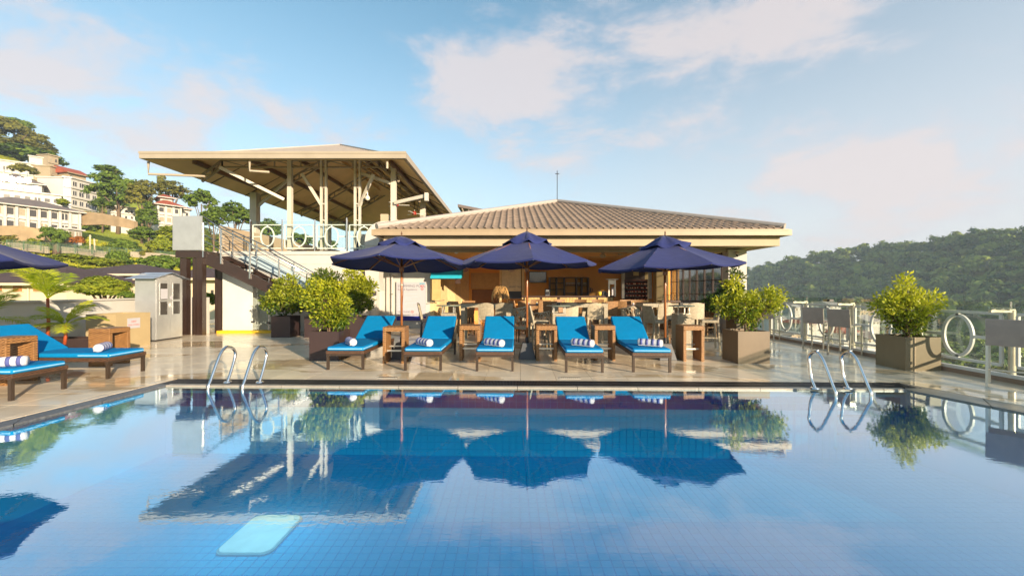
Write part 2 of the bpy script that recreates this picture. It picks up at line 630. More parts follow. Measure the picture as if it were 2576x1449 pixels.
terracotta = M('taupe_roof_tile', (.21, .16, .125), .7, var=.16, scale=5, rand=.14, bump=.3, bscale=50, dirt=.25)
roofgrey = M('pale_roof_sheet', (.38, .34, .31), .55, var=.08)
yellowp = M('yellow_kerb_paint', (.72, .46, .02), .55, var=.1, dirt=.2)
frost = M('frosted_glass_panel', (.60, .62, .57), .3, var=.06, scale=2)
clear = glassmat('clear_glass')
greenglass = glassmat('green_edge_glass', (.94, .975, .965), .35)
winglass = glassmat('tinted_window_glass', (.90, .92, .93), .8)
aqua = M('turquoise_awning_canvas', (.006, .36, .50), .7, var=.06)
paperw = M('white_paper', (.43, .43, .47), .6, var=.02)
inkm = M('printed_ink', (.12, .12, .16), .6)
inkp = M('printed_purple_ink', (.22, .10, .30), .6)
inkr = M('printed_red_ink', (.62, .06, .03), .6)
inkb = M('printed_blue_ink', (.0, .30, .45), .6)
darkblue = M('deep_blue_sign_band', (.01, .02, .28), .5)
redpaint = M('red_clay_roof', (.34, .075, .035), .8, var=.2, scale=.8)
darkroof = M('dark_brown_roof', (.070, .042, .040), .8, var=.2, scale=.6)
greyroof = M('weathered_grey_roof', (.17, .14, .13), .8, var=.2, scale=.6)
darkglass = M('dark_window_pane', (.06, .055, .05), .12, spec=.8)
litglass = M('pale_window_pane', (.34, .29, .20), .15, spec=.8)
orangewood = M('orange_wood_shutter', (.42, .17, .06), .6, var=.15)
hillwhite = M('white_house_render', (.54, .52, .48), .8, var=.05, scale=.4, dirt=.2)  # even white render shared by the hill and valley houses
hillcream = M('beige_house_render', (.36, .29, .20), .8, var=.08, scale=.4, dirt=.25)
stonewall = M('tan_retaining_stone', (.36, .26, .15), .9, var=.2, scale=.5, bump=.4, bscale=3)
palestone = M('pale_boundary_stone', (.52, .44, .32), .9, var=.2, scale=.4)
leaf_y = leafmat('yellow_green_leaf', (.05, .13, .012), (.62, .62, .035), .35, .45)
leaf_d = leafmat('deep_green_leaf', (.020, .058, .012), (.13, .19, .025), .3, .4)
leaf_m = leafmat('mid_green_leaf', (.04, .10, .012), (.48, .50, .035), .35, .45)
palm_l = leafmat('yellow_palm_leaf', (.16, .28, .012), (.58, .60, .04), .4, .45)
tree_a = leafmat('hill_tree_green', (.03, .08, .010), (.19, .27, .025), .2, .7)
tree_b = leafmat('hill_tree_olive', (.06, .075, .012), (.28, .26, .035), .2, .7)
tree_c = leafmat('hill_bush_bright', (.08, .13, .010), (.36, .40, .025), .25, .7)
tree_o = leafmat('orange_blossom', (.20, .08, .015), (.50, .16, .02), .2, .7)
forest_m = leafmat('forest_green', (.035, .10, .018), (.32, .38, .06), .15, .8)
# ------------------------------------------------------------ pool and deck
ROT = -0.023


def yl(x, off=0.0):
    return 6.30 + off - .023 * x


def clip(poly, a, b, c):
    """keep the side a*x + b*y <= c"""
    out = []
    for i, p in enumerate(poly):
        q = poly[(i + 1) % len(poly)]
        dp, dq = a * p[0] + b * p[1] - c, a * q[0] + b * q[1] - c
        if dp <= 0:
            out.append(p)
        if dp * dq < 0:
            t = dp / (dp - dq)
            out.append((p[0] + t * (q[0] - p[0]), p[1] + t * (q[1] - p[1])))
    return out


def clip_to(poly, reg):
    for i, p in enumerate(reg):          # reg counter-clockwise
        q = reg[(i + 1) % len(reg)]
        a, b = (q[1] - p[1]), -(q[0] - p[0])
        poly = clip(poly, a, b, a * p[0] + b * p[1])
        if len(poly) < 3:
            return []
    return poly


def area(p):
    return abs(sum(p[i][0] * p[(i + 1) % len(p)][1] - p[(i + 1) % len(p)][0] * p[i][1] for i in range(len(p)))) / 2


LIPL = ((-5.42, yl(-5.42)), (-5.86, .9))
LIPR = ((5.95, yl(5.95)), (7.45, .9))
pool_poly = [LIPL[1], LIPR[1], LIPR[0], LIPL[0]]
OUTL = ((-5.62, yl(-5.62, .46)), (-6.14, .9))
OUTR = ((6.27, yl(6.27, .46)), (7.79, .9))
W = 8.02
regs = [
    [(-15, yl(-15, .46)), (W, yl(W, .46)), (W, 21), (-15, 21)],
    [(-15, .9), OUTL[1], OUTL[0], (-15, yl(-15, .46))],
    [OUTR[1], (W, .9), (W, yl(W, .46)), OUTR[0]],
    [(-15, -3), (W, -3), (W, .6), (-15, .6)],
]
dm = deckmat()
grout = M('tile_grout', (.17, .14, .11), .8)
base = G()
for rg in regs:
    base.prism(rg, -.25, -.014)
# the slab under the copings
base.prism([(-15, .6), (W, .6), (W, .9), (-15, .9)], -.25, -.016)
base.prism([(-15, .6), (-5.9, .6), (-5.9, .9), (-15, .9)], -.30, -.25)
deck = struct(base.build('pool_deck', grout))

full = G().bx(-.298, -.298, -.013, .298, .298, 0).mesh('tile')
full.materials.append(dm)
ca, sa = math.cos(ROT), math.sin(ROT)
tiles = []
S = .6
for i in range(-26, 16):
    for j in range(-6, 36):
        cx, cy = (i + .5) * S, (j + .12) * S
        pts = [(cx + a, cy + b) for a, b in ((-.297, -.297), (.297, -.297), (.297, .297), (-.297, .297))]
        pts = [(x * ca - y * sa, x * sa + y * ca) for x, y in pts]
        for rg in regs:
            p = clip_to(pts, rg)
            if len(p) >= 3 and area(p) > .003:
                wx, wy = cx * ca - cy * sa, cx * sa + cy * ca
                my = max(.3, sum(q[1] for q in p) / len(p))
                mxx = sum(q[0] for q in p) / len(p)
                seen = abs(mxx / my) < 1.3 and my > 2
                tiles.append((area(p) / my ** 3 if seen else 0, p, (wx, wy) if area(p) > .351 else None))
tiles.sort(key=lambda t: -t[0])
rest = G()
for k, (a, p, c) in enumerate(tiles):
    if k < 298 and a > 0:
        if c:
            o = link('tile', full, None, deck)
            o.location = (c[0], c[1], 0)
            o.rotation_euler = (rnd.uniform(-.0015, .0015), rnd.uniform(-.0015, .0015), ROT)
        else:
            mx_ = sum(q[0] for q in p) / len(p)
            my_ = sum(q[1] for q in p) / len(p)
            o = G().prism([(x - mx_, y - my_) for x, y in p], -.013, 0).build('tile', dm, deck)
            o.location = (mx_, my_, 0)
    else:
        rest.prism(p, -.013, 0)
tag(rest.build('tile_field', dm, deck), kind='stuff')

# pool basin
wallm = M('pool_wall_mosaic', (.002, .07, .48), .6, var=.2, scale=3, spec=0)
floorm = M('pool_floor_mosaic', (.006, .55, .97), .8, var=.06, scale=1.2, rand=.05, spec=0)
groutp = M('pool_grout', (.008, .55, .96), .8, spec=0)
basin = G()
zf = -1.06
P = pool_poly
ctr = (0, 3.4)
# basin shell: floor slab and four walls built outward
basin.prism([(-6.4, .5), (8.2, .5), (8.2, 6.9), (-6.4, 6.9)], zf - .2, zf - .012)
basin.prism([P[3], P[2], (8.2, P[2][1] + .3), (-6.4, P[3][1] + .3)], zf - .012, -.085)
basin.prism([P[0], P[3], (-6.4, P[3][1] + .3), (-6.4, .9)], zf - .012, -.085)
basin.prism([P[2], P[1], (8.2, .9), (8.2, P[2][1] + .3)], zf - .012, -.085)
basin.prism([(-6.4, .5), (8.2, .5), (8.2, .9), (-6.4, .9)], zf - .012, -.085)
pool = struct(basin.build('pool_basin', groutp))
ts = .105
fl = G()
cand = []
for i in range(-57, 72):
    for j in range(8, 60):
        x, y = i * ts, j * ts + .1
        if LIPL[1][0] + .45 * 0 < x < 7.3 and y < yl(x) - .04 and x > -5.86 + (y - .9) * .081 + .02 and x + ts < LIPR[1][0] - (y - .9) * .283:
            cand.append((x, y))
cand.sort(key=lambda c: abs(c[0] - .9) * .6 + abs(c[1] - 3.9) if c[1] > 3.75 else 9)
tm = G().bx(.004, .004, -.012, ts - .004, ts - .004, 0).mesh('mosaic_tile')
tm.materials.append(floorm)
for k, (x, y) in enumerate(cand):
    if k < 290:
        o = link('mosaic_tile', tm, None, pool)
        o.location = (x, y, zf)
    else:
        fl.bx(x + .004, y + .004, zf - .012, x + ts - .004, y + ts - .004, zf)
tag(fl.build('mosaic_tile_field', floorm, pool), kind='stuff')
wl = G()
wl2 = G()
# far wall mosaic
nx = int(11.3 / ts)
for i in range(nx):
    x0 = -5.38 + i * ts
    for j in range(9):
        z0 = zf + j * ts
        y0 = yl(x0) - .001
        (wl if z0 > -.42 else wl2).bx(x0 + .004, y0 - .012, z0 + .004, x0 + ts - .004, y0, z0 + ts - .004)
tag(wl.build('wall_mosaic_tiles', wallm, pool), kind='stuff')
tag(wl2.build('lower_wall_mosaic_tiles', floorm, pool), kind='stuff')
side = G()
side.bar((LIPL[0][0] + .006, LIPL[0][1], -.54), (LIPL[1][0] + .006, LIPL[1][1], -.54), .012, 1.0)
side.bar((LIPR[0][0] - .006, LIPR[0][1], -.54), (LIPR[1][0] - .006, LIPR[1][1], -.54), .012, 1.0)
side.build('side_wall_lining', floorm, pool)

water = struct(G().add([(P[0][0], P[0][1], -.022), (P[1][0], P[1][1], -.022), (P[2][0], P[2][1], -.022), (P[3][0], P[3][1], -.022)], [(0, 1, 2, 3)]).build('water', watermat()))

# coping: far white lip in stones, dark granite left, taupe stone right, steel grate
x = -5.42
k = 0
while x < 5.9:
    w = min(.92, 5.95 - x)
    g = G()
    a, b = x + .004, x + w - .004
    g.prism([(a, yl(a, 0)), (b, yl(b, 0)), (b, yl(b, .088)), (a, yl(a, .088))], -.022, 0.002)
    g.build('coping_stone', whitestone, pool)
    x += w


def along(p, q, t):
    return (p[0] + (q[0] - p[0]) * t, p[1] + (q[1] - p[1]) * t)


for lip, outl, mt_, nm in ((LIPL, OUTL, granite, 'edge_slab'), (LIPR, OUTR, greystone, 'edge_slab')):
    n = 6
    for i in range(n):
        t0, t1 = i / n + .001, (i + 1) / n - .001
        pl = [along(*lip, t0), along(*lip, t1), along(*outl, t1), along(*outl, t0)]
        if nm and lip is LIPR:
            pl = pl[::-1]
        o = G().prism(pl, -.10, -.004).build(nm, mt_, pool)
gt = G()
x = -5.60
while x < 6.25:
    gt.prism([(x, yl(x, .105)), (x + .012, yl(x, .105)), (x + .012, yl(x, .445)), (x, yl(x, .445))], -.03, -.002)
    x += .024
for off in (.10, .27, .445):
    a, b = -5.60, 6.27
    gt.prism([(a, yl(a, off)), (b, yl(b, off)), (b, yl(b, off + .012)), (a, yl(a, off + .012))], -.04, .0005)
grate = tag(gt.build('drain_grate', blackmetal), 'long black slotted drain grate along the far edge of the pool', 'drain grate')
struct(G().prism([(-5.62, yl(-5.62, .088)), (6.27, yl(6.27, .088)), (6.27, yl(6.27, .46)), (-5.62, yl(-5.62, .46))], -.2, -.09).build('drain_channel', blackm))
for (x, y, w, l) in ((-2.1, 6.98, .34, .08), (1.0, 6.95, .36, .08)):
    t = thing('floor_drain', 'small rectangular floor drain in the deck tiles near the %s' % ('first two loungers' if x < 0 else 'middle lounger'), 'drain', (x, y, 0.002), ROT)
    G().bx(-w / 2, -l / 2, -.01, w / 2, l / 2, .004).build('frame', alu, t)
    for i in range(9):
        G().bx(-w / 2 + .03 + i * (w - .06) / 9, -l / 2 + .012, .0045, -w / 2 + .045 + i * (w - .06) / 9, l / 2 - .012, .006).build('slot', blackm, t)

# underwater light panel
t = thing('underwater_light', 'glowing white rounded panel lying on the pool floor', 'pool light', (-2.60, 4.28, zf))
g = G()
pts = []
for cx, cy, a0 in ((.17, .24, 0), (-.17, .24, 90), (-.17, -.24, 180), (.17, -.24, 270)):
    for s in range(5):
        a = R(a0 + s * 22.5)
        pts.append((cx + .09 * math.cos(a), cy + .09 * math.sin(a)))
g.prism(pts, .002, .03)
g.build('diffuser', M('pool_light_diffuser', (.7, .8, .8), .4, emis=(.45, .95, 1), estr=.12), t)
G().prism([(x * 1.07, y * 1.05) for x, y in pts], .001, .018).build('housing', M('pool_light_housing', (.3, .5, .55), .4), t)
pl_ = bpy.data.lights.new('pool_lamp', 'AREA'); pl_.energy = 2.5; pl_.size = .5; pl_.color = (.5, .95, 1)
plo = bpy.data.objects.new('pool_lamp', pl_); COL.objects.link(plo); plo.parent = t
plo.location = (0, 0, .8); plo.rotation_euler = (0, 0, 0)

# ------------------------------------------------------------ railing on the right
XR = 8.06
kerb = G()
kerb.bx(W, -2.5, -.25, W + .30, 14.5, .075)
struct(kerb.build('terrace_kerb', M('rosy_kerb_stone', (.34, .235, .17), .5, var=.15, scale=6)))
G_ = G().bx(W + .012, -2.5, .0755, W + .10, 13.9, .13)
rail = thing('oval_railing', 'long white railing with oval rings and glass along the terrace edge', 'railing', (XR, 7, 0))


def rel(g, t):
    g.v = [(x - t.location.x, y - t.location.y, z - t.location.z) for x, y, z in g.v]
    return g


def ring(cx, cy, cz, a, b, w, d, n=40, axis='y'):
    """flat oval ring, in the plane (axis, z)"""
    g = G()
    vs = []
    for i in range(n):
        t = 2 * PI * i / n
        for (rr, dd) in ((w / 2, -d / 2), (-w / 2, -d / 2), (-w / 2, d / 2), (w / 2, d / 2)):
            p, q = (a + rr) * math.cos(t), (b + rr) * math.sin(t)
            vs.append((cx + dd, cy + p, cz + q) if axis == 'y' else (cx + p, cy + dd, cz + q))
    fs = []
    for i in range(n):
        o, o2 = i * 4, ((i + 1) % n) * 4
        for j in range(4):
            fs.append((o + j, o + (j + 1) % 4, o2 + (j + 1) % 4, o2 + j))
    return g.add(vs, fs)


posts_y = [6.63 + 1.54 * k for k in range(-4, 5)]
rel(G_, rail).build('base_rail', whitemetal, rail)
for k, y in enumerate(posts_y):
    if y > 13.9:
        continue
    g = G().cyl((XR + .05, y, .10), (XR + .05, y, 1.16), .045, 16)
    rel(g, rail).build('post', M('pale_steel_post', (.70, .64, .50), .35, .35), rail, auto=True)
    g = G()
    g.bx(XR - .32, y - .03, 1.13, XR + .02, y + .01, 1.17)
    for d in (-.26, -.12, -.02):
        g.cyl((XR + d, y - .01, 1.165), (XR + d, y - .01, 1.192), .022, 8)
    g.bx(XR - .05, y - .05, 1.165, XR + .05, y + .04, 1.185)
    rel(g, rail).build('shelf_bracket', M('pale_steel_post', (1, 1, 1)), rail)
    for z in (.42, .86):
        g = G().cyl((XR + .05, y, z), (XR + .14, y - .02, z), .016, 8)
        g.cyl((XR + .12, y - .02, z), (XR + .15, y - .025, z), .028, 8)
        rel(g, rail).build('glass_clamp', steel, rail)
    g = G().cyl((XR + .12, y + .07, .10), (XR + .12, y + .07, 1.30), .014, 8)
    rel(g, rail).build('glass_post', steel, rail)
for k in range(len(posts_y) - 1):
    y0, y1 = posts_y[k] + .10, posts_y[k + 1] - .12
    if y0 > 13:
        continue
    y1 = min(y1, 13.8)
    ym = (y0 + y1) / 2
    g = G()
    for z in (.26, 1.10):
        g.bx(XR - .02, y0, z - .022, XR + .02, y1, z + .022)
    for y in (y0, y1):
        g.bx(XR - .019, y - .02, .282, XR + .019, y + .02, 1.078)
    for s in (-1, 1):
        ya, yb = (y0 + .02, ym - .262) if s < 0 else (ym + .262, y1 - .02)
        g.bx(XR - .019, ya, .655, XR + .019, yb, .705)
    g.bx(XR - .018, ym - .025, .282, XR + .018, ym + .025, .325)
    g.bx(XR - .018, ym - .025, 1.035, XR + .018, ym + .025, 1.078)
    rel(g, rail).build('panel_frame', whitemetal, rail)
    g = ring(XR, ym, .68, .238, .36, .052, .036)
    rel(g, rail).build('oval_ring', whitemetal, rail)
    g = G().bx(XR + .125, posts_y[k] + .1, .16, XR + .135, posts_y[k + 1] + .03, 1.28)
    rel(g, rail).build('glass_panel', greenglass, rail)
    g = G().bx(XR - .33, posts_y[k] + .005, 1.193, XR + .04, posts_y[k + 1] - .005, 1.207)
    rel(g, rail).build('glass_shelf', greenglass, rail)
t = thing('ashtray', 'small black and tan box standing on the glass shelf of the railing', 'ashtray', (7.86, 10.15, 1.208))
G().bx(-.05, -.11, 0, .05, -.02, .05).build('holder', blackm, t)
G().bx(-.05, -.017, 0, .05, .10, .05).build('box', M('tan_card', (.5, .36, .14)), t)

# ------------------------------------------------------------ low parapet on the left, outer walls
g = G()
par = thing('terrace_parapet', 'low white parapet wall running round the left side of the terrace', 'wall', (-11.3, 8, 0))
rel(G().bx(-11.5, -3, -.3, -11.3, 12.75, 1.20), par).build('side_wall', white, par)
rel(G().bx(-11.52, 12.4, -.3, -11.16, 12.78, 1.23), par).build('pier', white, par)
rel(G().bx(-11.5, 12.78, -.3, -11.3, 14.2, 1.20), par).build('back_return', white, par)
rel(G().bx(-11.3, 14.0, -.3, -10.45, 14.2, 1.23), par).build('end_wall', white, par)
rel(G().bx(-11.56, -3, 1.201, -11.24, 12.4, 1.24), par).build('coping', white, par)
struct(G().bx(-11.5, -3, -9, W + .3, 26, -1.72).build('building_below', white))

# ------------------------------------------------------------ upper terrace block with stair
TY = 14.6
tb = thing('terrace_block', 'white rendered block carrying the upper terrace with its railing', 'building', (-7.5, TY, 0))
rel(G().bx(-10.3, TY, 0, -5.35, 30, 2.74), tb).build('wall', white, tb)
rel(G().bx(-10.62, TY - .04, 2.742, -4.9, 30, 2.86), tb).build('floor_slab', white, tb)
rel(G().bx(-10.62, TY + .3, 2.862, -10.42, 30, 3.80), tb).build('side_parapet', cream, tb)
rel(G().bx(-10.3, TY - .012, 2.40, -5.35, TY - .002, 2.42), tb).build('render_joint', M('thin_joint', (.5, .48, .44)), tb)
rel(G().bx(-10.62, 24, 2.862, -5, 24.2, 3.62), tb).build('back_parapet', cream, tb)
for x in (-7.75, -6.55):
    rel(G().lathe([(.0, 0), (.3, 0), (.26, .06), (.1, .1), (0, .1)], (x, TY + .45, 2.862), 16), tb).build('floor_pad', blackm, tb)
g = G().bx(-7.83, TY - .022, 2.12, -7.28, TY - .003, 2.28)
rel(g, tb).build('vent_frame', M('pale_green_frame', (.42, .55, .50), .5), tb)
rel(G().bx(-7.78, TY - .03, 2.15, -7.33, TY - .0225, 2.25), tb).build('vent_pane', whitemetal, tb)

# terrace railing (rings, glass)
tr = thing('terrace_ring_railing', 'white ring railing with glass at the edge of the upper terrace', 'railing', (-7.5, TY + .1, 2.86))
ry = TY + .12
ox = [(1390, ), (1727, ), (2072, ), (2415, )]
xs = [(400 + a[0] * .276 - 1497) / 1200 * ry for a in ox]
sp = xs[1] - xs[0]
for x in xs:
    a, b = x - sp / 2 + .05, x + sp / 2 - .05
    g = G()
    for z in (2.98, 3.82):
        g.bx(a, ry - .018, z - .02, b, ry + .018, z + .012)
    for xx in (a, b):
        g.bx(xx - .018, ry - .017, 3.0, xx + .018, ry + .017, 3.80)
    g.bx(a + .018, ry - .016, 3.38, x - .25, ry + .016, 3.41)
    g.bx(x + .25, ry - .016, 3.38, b - .018, ry + .016, 3.42)
    g.bx(x - .02, ry - .016, 3.0, x + .02, ry + .016, 3.045)
    g.bx(x - .02, ry - .016, 3.755, x + .02, ry + .016, 3.80)
    rel(g, tr).build('panel_frame', whitemetal, tr)
    rel(ring(x, ry, 3.40, .235, .345, .04, .034, axis='x'), tr).build('oval_ring', whitemetal, tr)
    rel(G().bx(a - .02, ry - .09, 2.95, b + .02, ry - .08, 3.93), tr).build('glass_panel', greenglass, tr)
    for xx in (a - .06,):
        rel(G().cyl((xx, ry - .06, 2.86), (xx, ry - .06, 4.0), .022, 10), tr).build('post', steel, tr)
rel(G().cyl((xs[-1] - sp / 2, ry - .13, 2.7), (xs[-1] - sp / 2, ry - .13, 4.05), .022, 10), tr).build('post', steel, tr)
# dark shade cloth hanging behind the last ring
g = G()
for i in range(9):
    pass
g.bx(-6.0, 15.6, 2.95, -5.0, 15.66, 3.58)
o = g.build('navy_screen', navy)
tag(o, 'dark navy screen behind the rightmost ring of the terrace railing', 'screen')

# platform + stair
st = thing('metal_stair', 'dark brown steel stair with steel rods leading up to the terrace', 'stair', (-8, 13.9, 0))
PX0, PX1, PY0, PY1 = -11.14, -10.22, 13.55, 14.5


def sb(name, g, mat, **k):
    return rel(g, st).build(name, mat, st, **k)


sb('platform', G().bx(PX0 + .03, PY0 + .03, 2.66, PX1, PY1, 2.78), brown)
sb('platform_beam', G().bx(PX0 + .03, PY0 + .01, 2.56, PX1 + .12, PY0 + .1, 2.77), brown)
sb('silver_screen', G().bx(PX0, PY0 - .03, 2.80, PX1 + .02, PY0, 3.93), silver)
sb('silver_screen_side', G().bx(PX0 - .03, PY0 - .03, 2.80, PX0 - .001, PY1, 3.93), silver)
for (xa, xb, yy) in ((-10.98, -10.80, 13.62), (-10.56, -10.40, 13.62), (-10.36, -10.20, 13.52), (-10.40, -10.22, 14.42)):
    sb('post', G().bx(xa, yy, 0, xb, yy + .16, 2.555), brown)
    sb('post_flange', G().bx(xa - .02, yy - .012, 0, xa + .03, yy + .17, 2.55), brown)
    sb('post_flange', G().bx(xb - .03, yy - .013, 0, xb + .02, yy + .17, 2.55), brown)
sb('outrigger', G().bx(-10.3, 14.40, 0, -10.14, 14.54, 2.5), brown)
XS, XE = -10.15, -5.0     # run of the stair
run = XE - XS
zt = 2.68
nst = 14
for s_, yy in ((0, 13.60), (1, 14.30)):
    sb('stringer', G().prism_y([(XS - .1, zt - .02), (XS - .1, zt - .30), (XE - .1, -.0), (XE + .32, .0), (XS + .3, zt - .02)], yy, yy + .05), brown)
for k in range(1, nst):
    x = XS + (k - .45) * run / nst
    z = zt - k * zt / nst
    sb('tread', G().bx(x - .02, 13.655, z - .03, x + .33, 14.295, z), brown)
    sb('riser_plate', G().bx(x - .035, 13.655, z - .16, x - .022, 14.295, z + .005), brown)


def rail_line(y, first):
    # posts at given fractions
    pxs = [649, 733, 818, 900, 985]
    zb = lambda x: zt - (x - XS) * zt / run
    pl_ = [(PX1 + .02, 2.72)]
    for p in pxs:
        xx = (p - 1497) / 1200 * 13.6
        pl_.append((xx, zb(xx) + .10))
    for xx, z0 in pl_:
        sb('rail_post', G().bar((xx, y, z0 - .15), (xx, y, z0 + 1.0), .04), steel)
    a, b = pl_[0], pl_[-1]
    # slope starts right at the platform
    za = lambda xx: zb(xx) + .1
    sb('handrail', G().tube([(a[0], y, a[1] + 1.22), (pl_[1][0], y, za(pl_[1][0]) + 1.02), (b[0], y, b[1] + 1.02)], .024, 8), steel, smooth=True)
    for q in (.26, .45, .64, .83):
        sb('rail_rod', G().tube([(a[0], y, a[1] + 1.22 - (1 - q) * 1.1), (b[0], y, b[1] + 1.0 - (1 - q) * .95)], .010, 6), steel)


rail_line(13.58, True)
sb('wall_side_rail', G().tube([(-10.2, 14.35, 3.75), (-8.6, 14.35, 3.02), (-5.3, 14.35, 1.2)], .02, 8), steel)
for (xx, z) in ((-9.75, 3.55), (-8.9, 3.15), (-7.6, 2.45)):
    sb('rail_post', G().bar((xx, 14.35, z - 1.0), (xx, 14.35, z), .03), steel)
# small guard between platform and terrace
for z in (3.1, 3.35, 3.6, 3.85):
    sb('rail_rod', G().tube([(-10.15, 14.5, z), (-9.2, 14.5, z)], .010, 6), steel)
sb('rail_post', G().bar((-9.2, 14.5, 2.86), (-9.2, 14.5, 3.9), .04), brown)
# stair side panel; blue-grey of shade and sky put into its colour
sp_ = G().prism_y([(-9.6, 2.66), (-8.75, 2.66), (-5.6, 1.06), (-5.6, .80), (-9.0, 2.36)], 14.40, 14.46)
sb('side_panel', sp_, M('shade_blue_panel', (.36, .46, .52), .5))

# shower enclosure under the stair
sh = thing('glass_enclosure', 'frosted glass enclosure on a yellow kerb beneath the metal stair', 'enclosure', (-8.8, 14.2, 0))
rel(G().bx(-10.1, 14.05, 0, -8.35, 14.45, .085), sh).build('kerb', yellowp, sh)
rel(G().prism([(-8.349, 14.05), (-7.6, 14.25), (-7.6, 14.45), (-8.349, 14.45)], 0, .086), sh).build('kerb_return', yellowp, sh)
rel(G().bx(-10.0, 14.2, .09, -8.95, 14.212, 2.2), sh).build('frosted_pane', frost, sh)
rel(G().bx(-8.93, 14.2, .09, -8.4, 14.21, 1.9), sh).build('clear_pane', clear, sh)
for z in (.35, 1.8):
    rel(G().bx(-9.0, 14.18, z, -8.9, 14.225, z + .06), sh).build('hinge', blackm, sh)
rel(G().cyl((-8.39, 14.2, .09), (-8.39, 14.2, 1.9), .012, 8), sh).build('edge_profile', steel, sh)
rel(G().bx(-8.44, 14.17, .30, -8.34, 14.21, .38), sh).build('lower_clamp', blackm, sh)

# ------------------------------------------------------------ big open roof over the terrace
EX0, EX1, EY0, EY1, EZ = -11.87, -3.48, 13.3, 29.5, 5.68
RXc = (EX0 + EX1) / 2
RY0, RY1, RZ = 18.5, 24.5, 7.98
op = thing('terrace_canopy', 'large open-sided pavilion with a pale hipped sheet roof over the upper terrace', 'pavilion', (RXc, 18, 0))


def ob(name, g, mat, **k):
    return rel(g, op).build(name, mat, op, **k)


c = [Vector((EX0, EY0, EZ + .08)), Vector((EX1, EY0, EZ + .08)), Vector((EX1, EY1, EZ + .08)), Vector((EX0, EY1, EZ + .08)),
     Vector((RXc, RY0, RZ)), Vector((RXc, RY1, RZ))]
th = .06


def slab(pts, t):
    n = len(pts)
    lo = [p - Vector((0, 0, t)) for p in pts]
    return G().add(pts + lo, [tuple(range(n)), tuple(range(2 * n - 1, n - 1, -1))] + [((i + 1) % n, i, n + i, n + (i + 1) % n) for i in range(n)])


ob('roof_front', slab([c[0], c[1], c[4]], th), soffitm)
ob('roof_right', slab([c[1], c[2], c[5], c[4]], th), soffitm)
ob('roof_left', slab([c[3], c[0], c[4], c[5]], th), soffitm)
ob('roof_back', slab([c[2], c[3], c[5]], th), soffitm)
# standing ribs and pans on the front slope
nr = 46
pan = G()
for i in range(nr):
    x0 = EX0 + (EX1 - EX0) * i / nr
    x1 = EX0 + (EX1 - EX0) * (i + 1) / nr

    def top(x):
        f = (x - EX0) / (RXc - EX0) if x < RXc else (EX1 - x) / (EX1 - RXc)
        f = max(0, min(1, f))
        return (x, EY0 + (RY0 - EY0) * f, EZ + .08 + (RZ - EZ - .08) * f)
    ta, tb_ = top(x0), top(x1)
    up = Vector((0, 0, .012))
    pts = [Vector((x0 + .01, EY0, EZ + .08)) + up, Vector((x1 - .01, EY0, EZ + .08)) + up, Vector(tb_) + up, Vector(ta) + up]
    o = ob('roof_sheet', slab(pts, .01), roofgrey)
    if (Vector(ta) - Vector((x0, EY0, EZ))).length > .4:
        ob('rib', G().bar((x0, EY0, EZ + .11), (ta[0], ta[1], ta[2] + .03), .045, .05), roofgrey)
ob('ridge_cap', G().bar(c[0] + Vector((0, 0, .05)), c[4] + Vector((0, 0, .05)), .16, .05), roofgrey)
ob('ridge_cap', G().bar(c[1] + Vector((0, 0, .05)), c[4] + Vector((0, 0, .05)), .16, .05), roofgrey)
# fascia
fz0, fz1 = EZ + .04, EZ + .24
ob('fascia', G().bx(EX0 - .1, EY0 - .12, fz0, EX1 + .1, EY0 - .02, fz1), fascia2)
ob('fascia', G().bx(EX0 - .1, EY0 - .02, fz0, EX0, EY1, fz1), fascia2)
ob('fascia', G().bx(EX1, EY0 - .02, fz0, EX1 + .1, EY1, fz1), fascia2)
ob('fascia_lip', G().bx(EX0 - .11, EY0 - .135, fz1 - .05, EX1 + .11, EY0 - .121, fz1 + .02), fascia2)


def roofz(x, y):
    zl = EZ + (x - EX0) / (RXc - EX0) * (RZ - EZ)
    zr = EZ + (EX1 - x) / (EX1 - RXc) * (RZ - EZ)
    zfr = EZ + (y - EY0) / (RY0 - EY0) * (RZ - EZ)
    return min(zl, zr, zfr, RZ)


# purlins along Y under left and right slopes
for fx in (.18, .42, .66, .9):
    for sgn in (-1, 1):
        x = RXc + sgn * (1 - fx) * (RXc - EX0)
        ys = EY0 + (RY0 - EY0) * fx + .1
        z = roofz(x, 22) - .12
        ob('purlin', G().bar((x, ys, z), (x, EY1 - 1.2, z), .09, .16), M('rust_brown_purlin', (.16, .085, .05), .5) if fx < .8 else soffitm)
# ceiling sheet joints
for fy in (16.2, 18.3, 20.4, 22.5, 24.6):
    for sgn in (-1, 1):
        xe = EX0 if sgn < 0 else EX1
        f = min(1, (fy - EY0) / (RY0 - EY0))
        x1 = xe + (RXc - xe) * f
        ob('ceiling_batten', G().bar((xe, fy, EZ - .0), (x1, fy, roofz(x1, fy) - .0), .03, .03), darkwood)
# columns at the front row + trusses
cols = [(-8.06, 14.95, .15, 1), (-6.85, 14.95, .18, 2), (-5.62, 14.95, .18, 2), (-4.28, 14.95, .18, 1), (-11.5, 18.4, .30, 1), (-11.5, 25.7, .34, 1), (-4.3, 20.0, .24, 1), (-4.3, 25.5, .26, 1)]
for x, y, w, n in cols:
    zt2 = roofz(x, y) - .05
    if n == 2 and w < .2:
        for d in (-.1, .07):
            ob('column', G().bx(x + d, y - .05, 2.86, x + d + .07, y + .05, zt2), oldwhite)
        for z in (3.4, 4.0, 4.6, 5.2):
            ob('column_tie', G().bx(x - .028, y - .03, z, x + .068, y + .03, z + .04), oldwhite)
    else:
        ob('column', G().bx(x - w / 2 + .002, y - w / 2, 2.86, x + w / 2 - .002, y + w / 2, zt2), oldwhite)


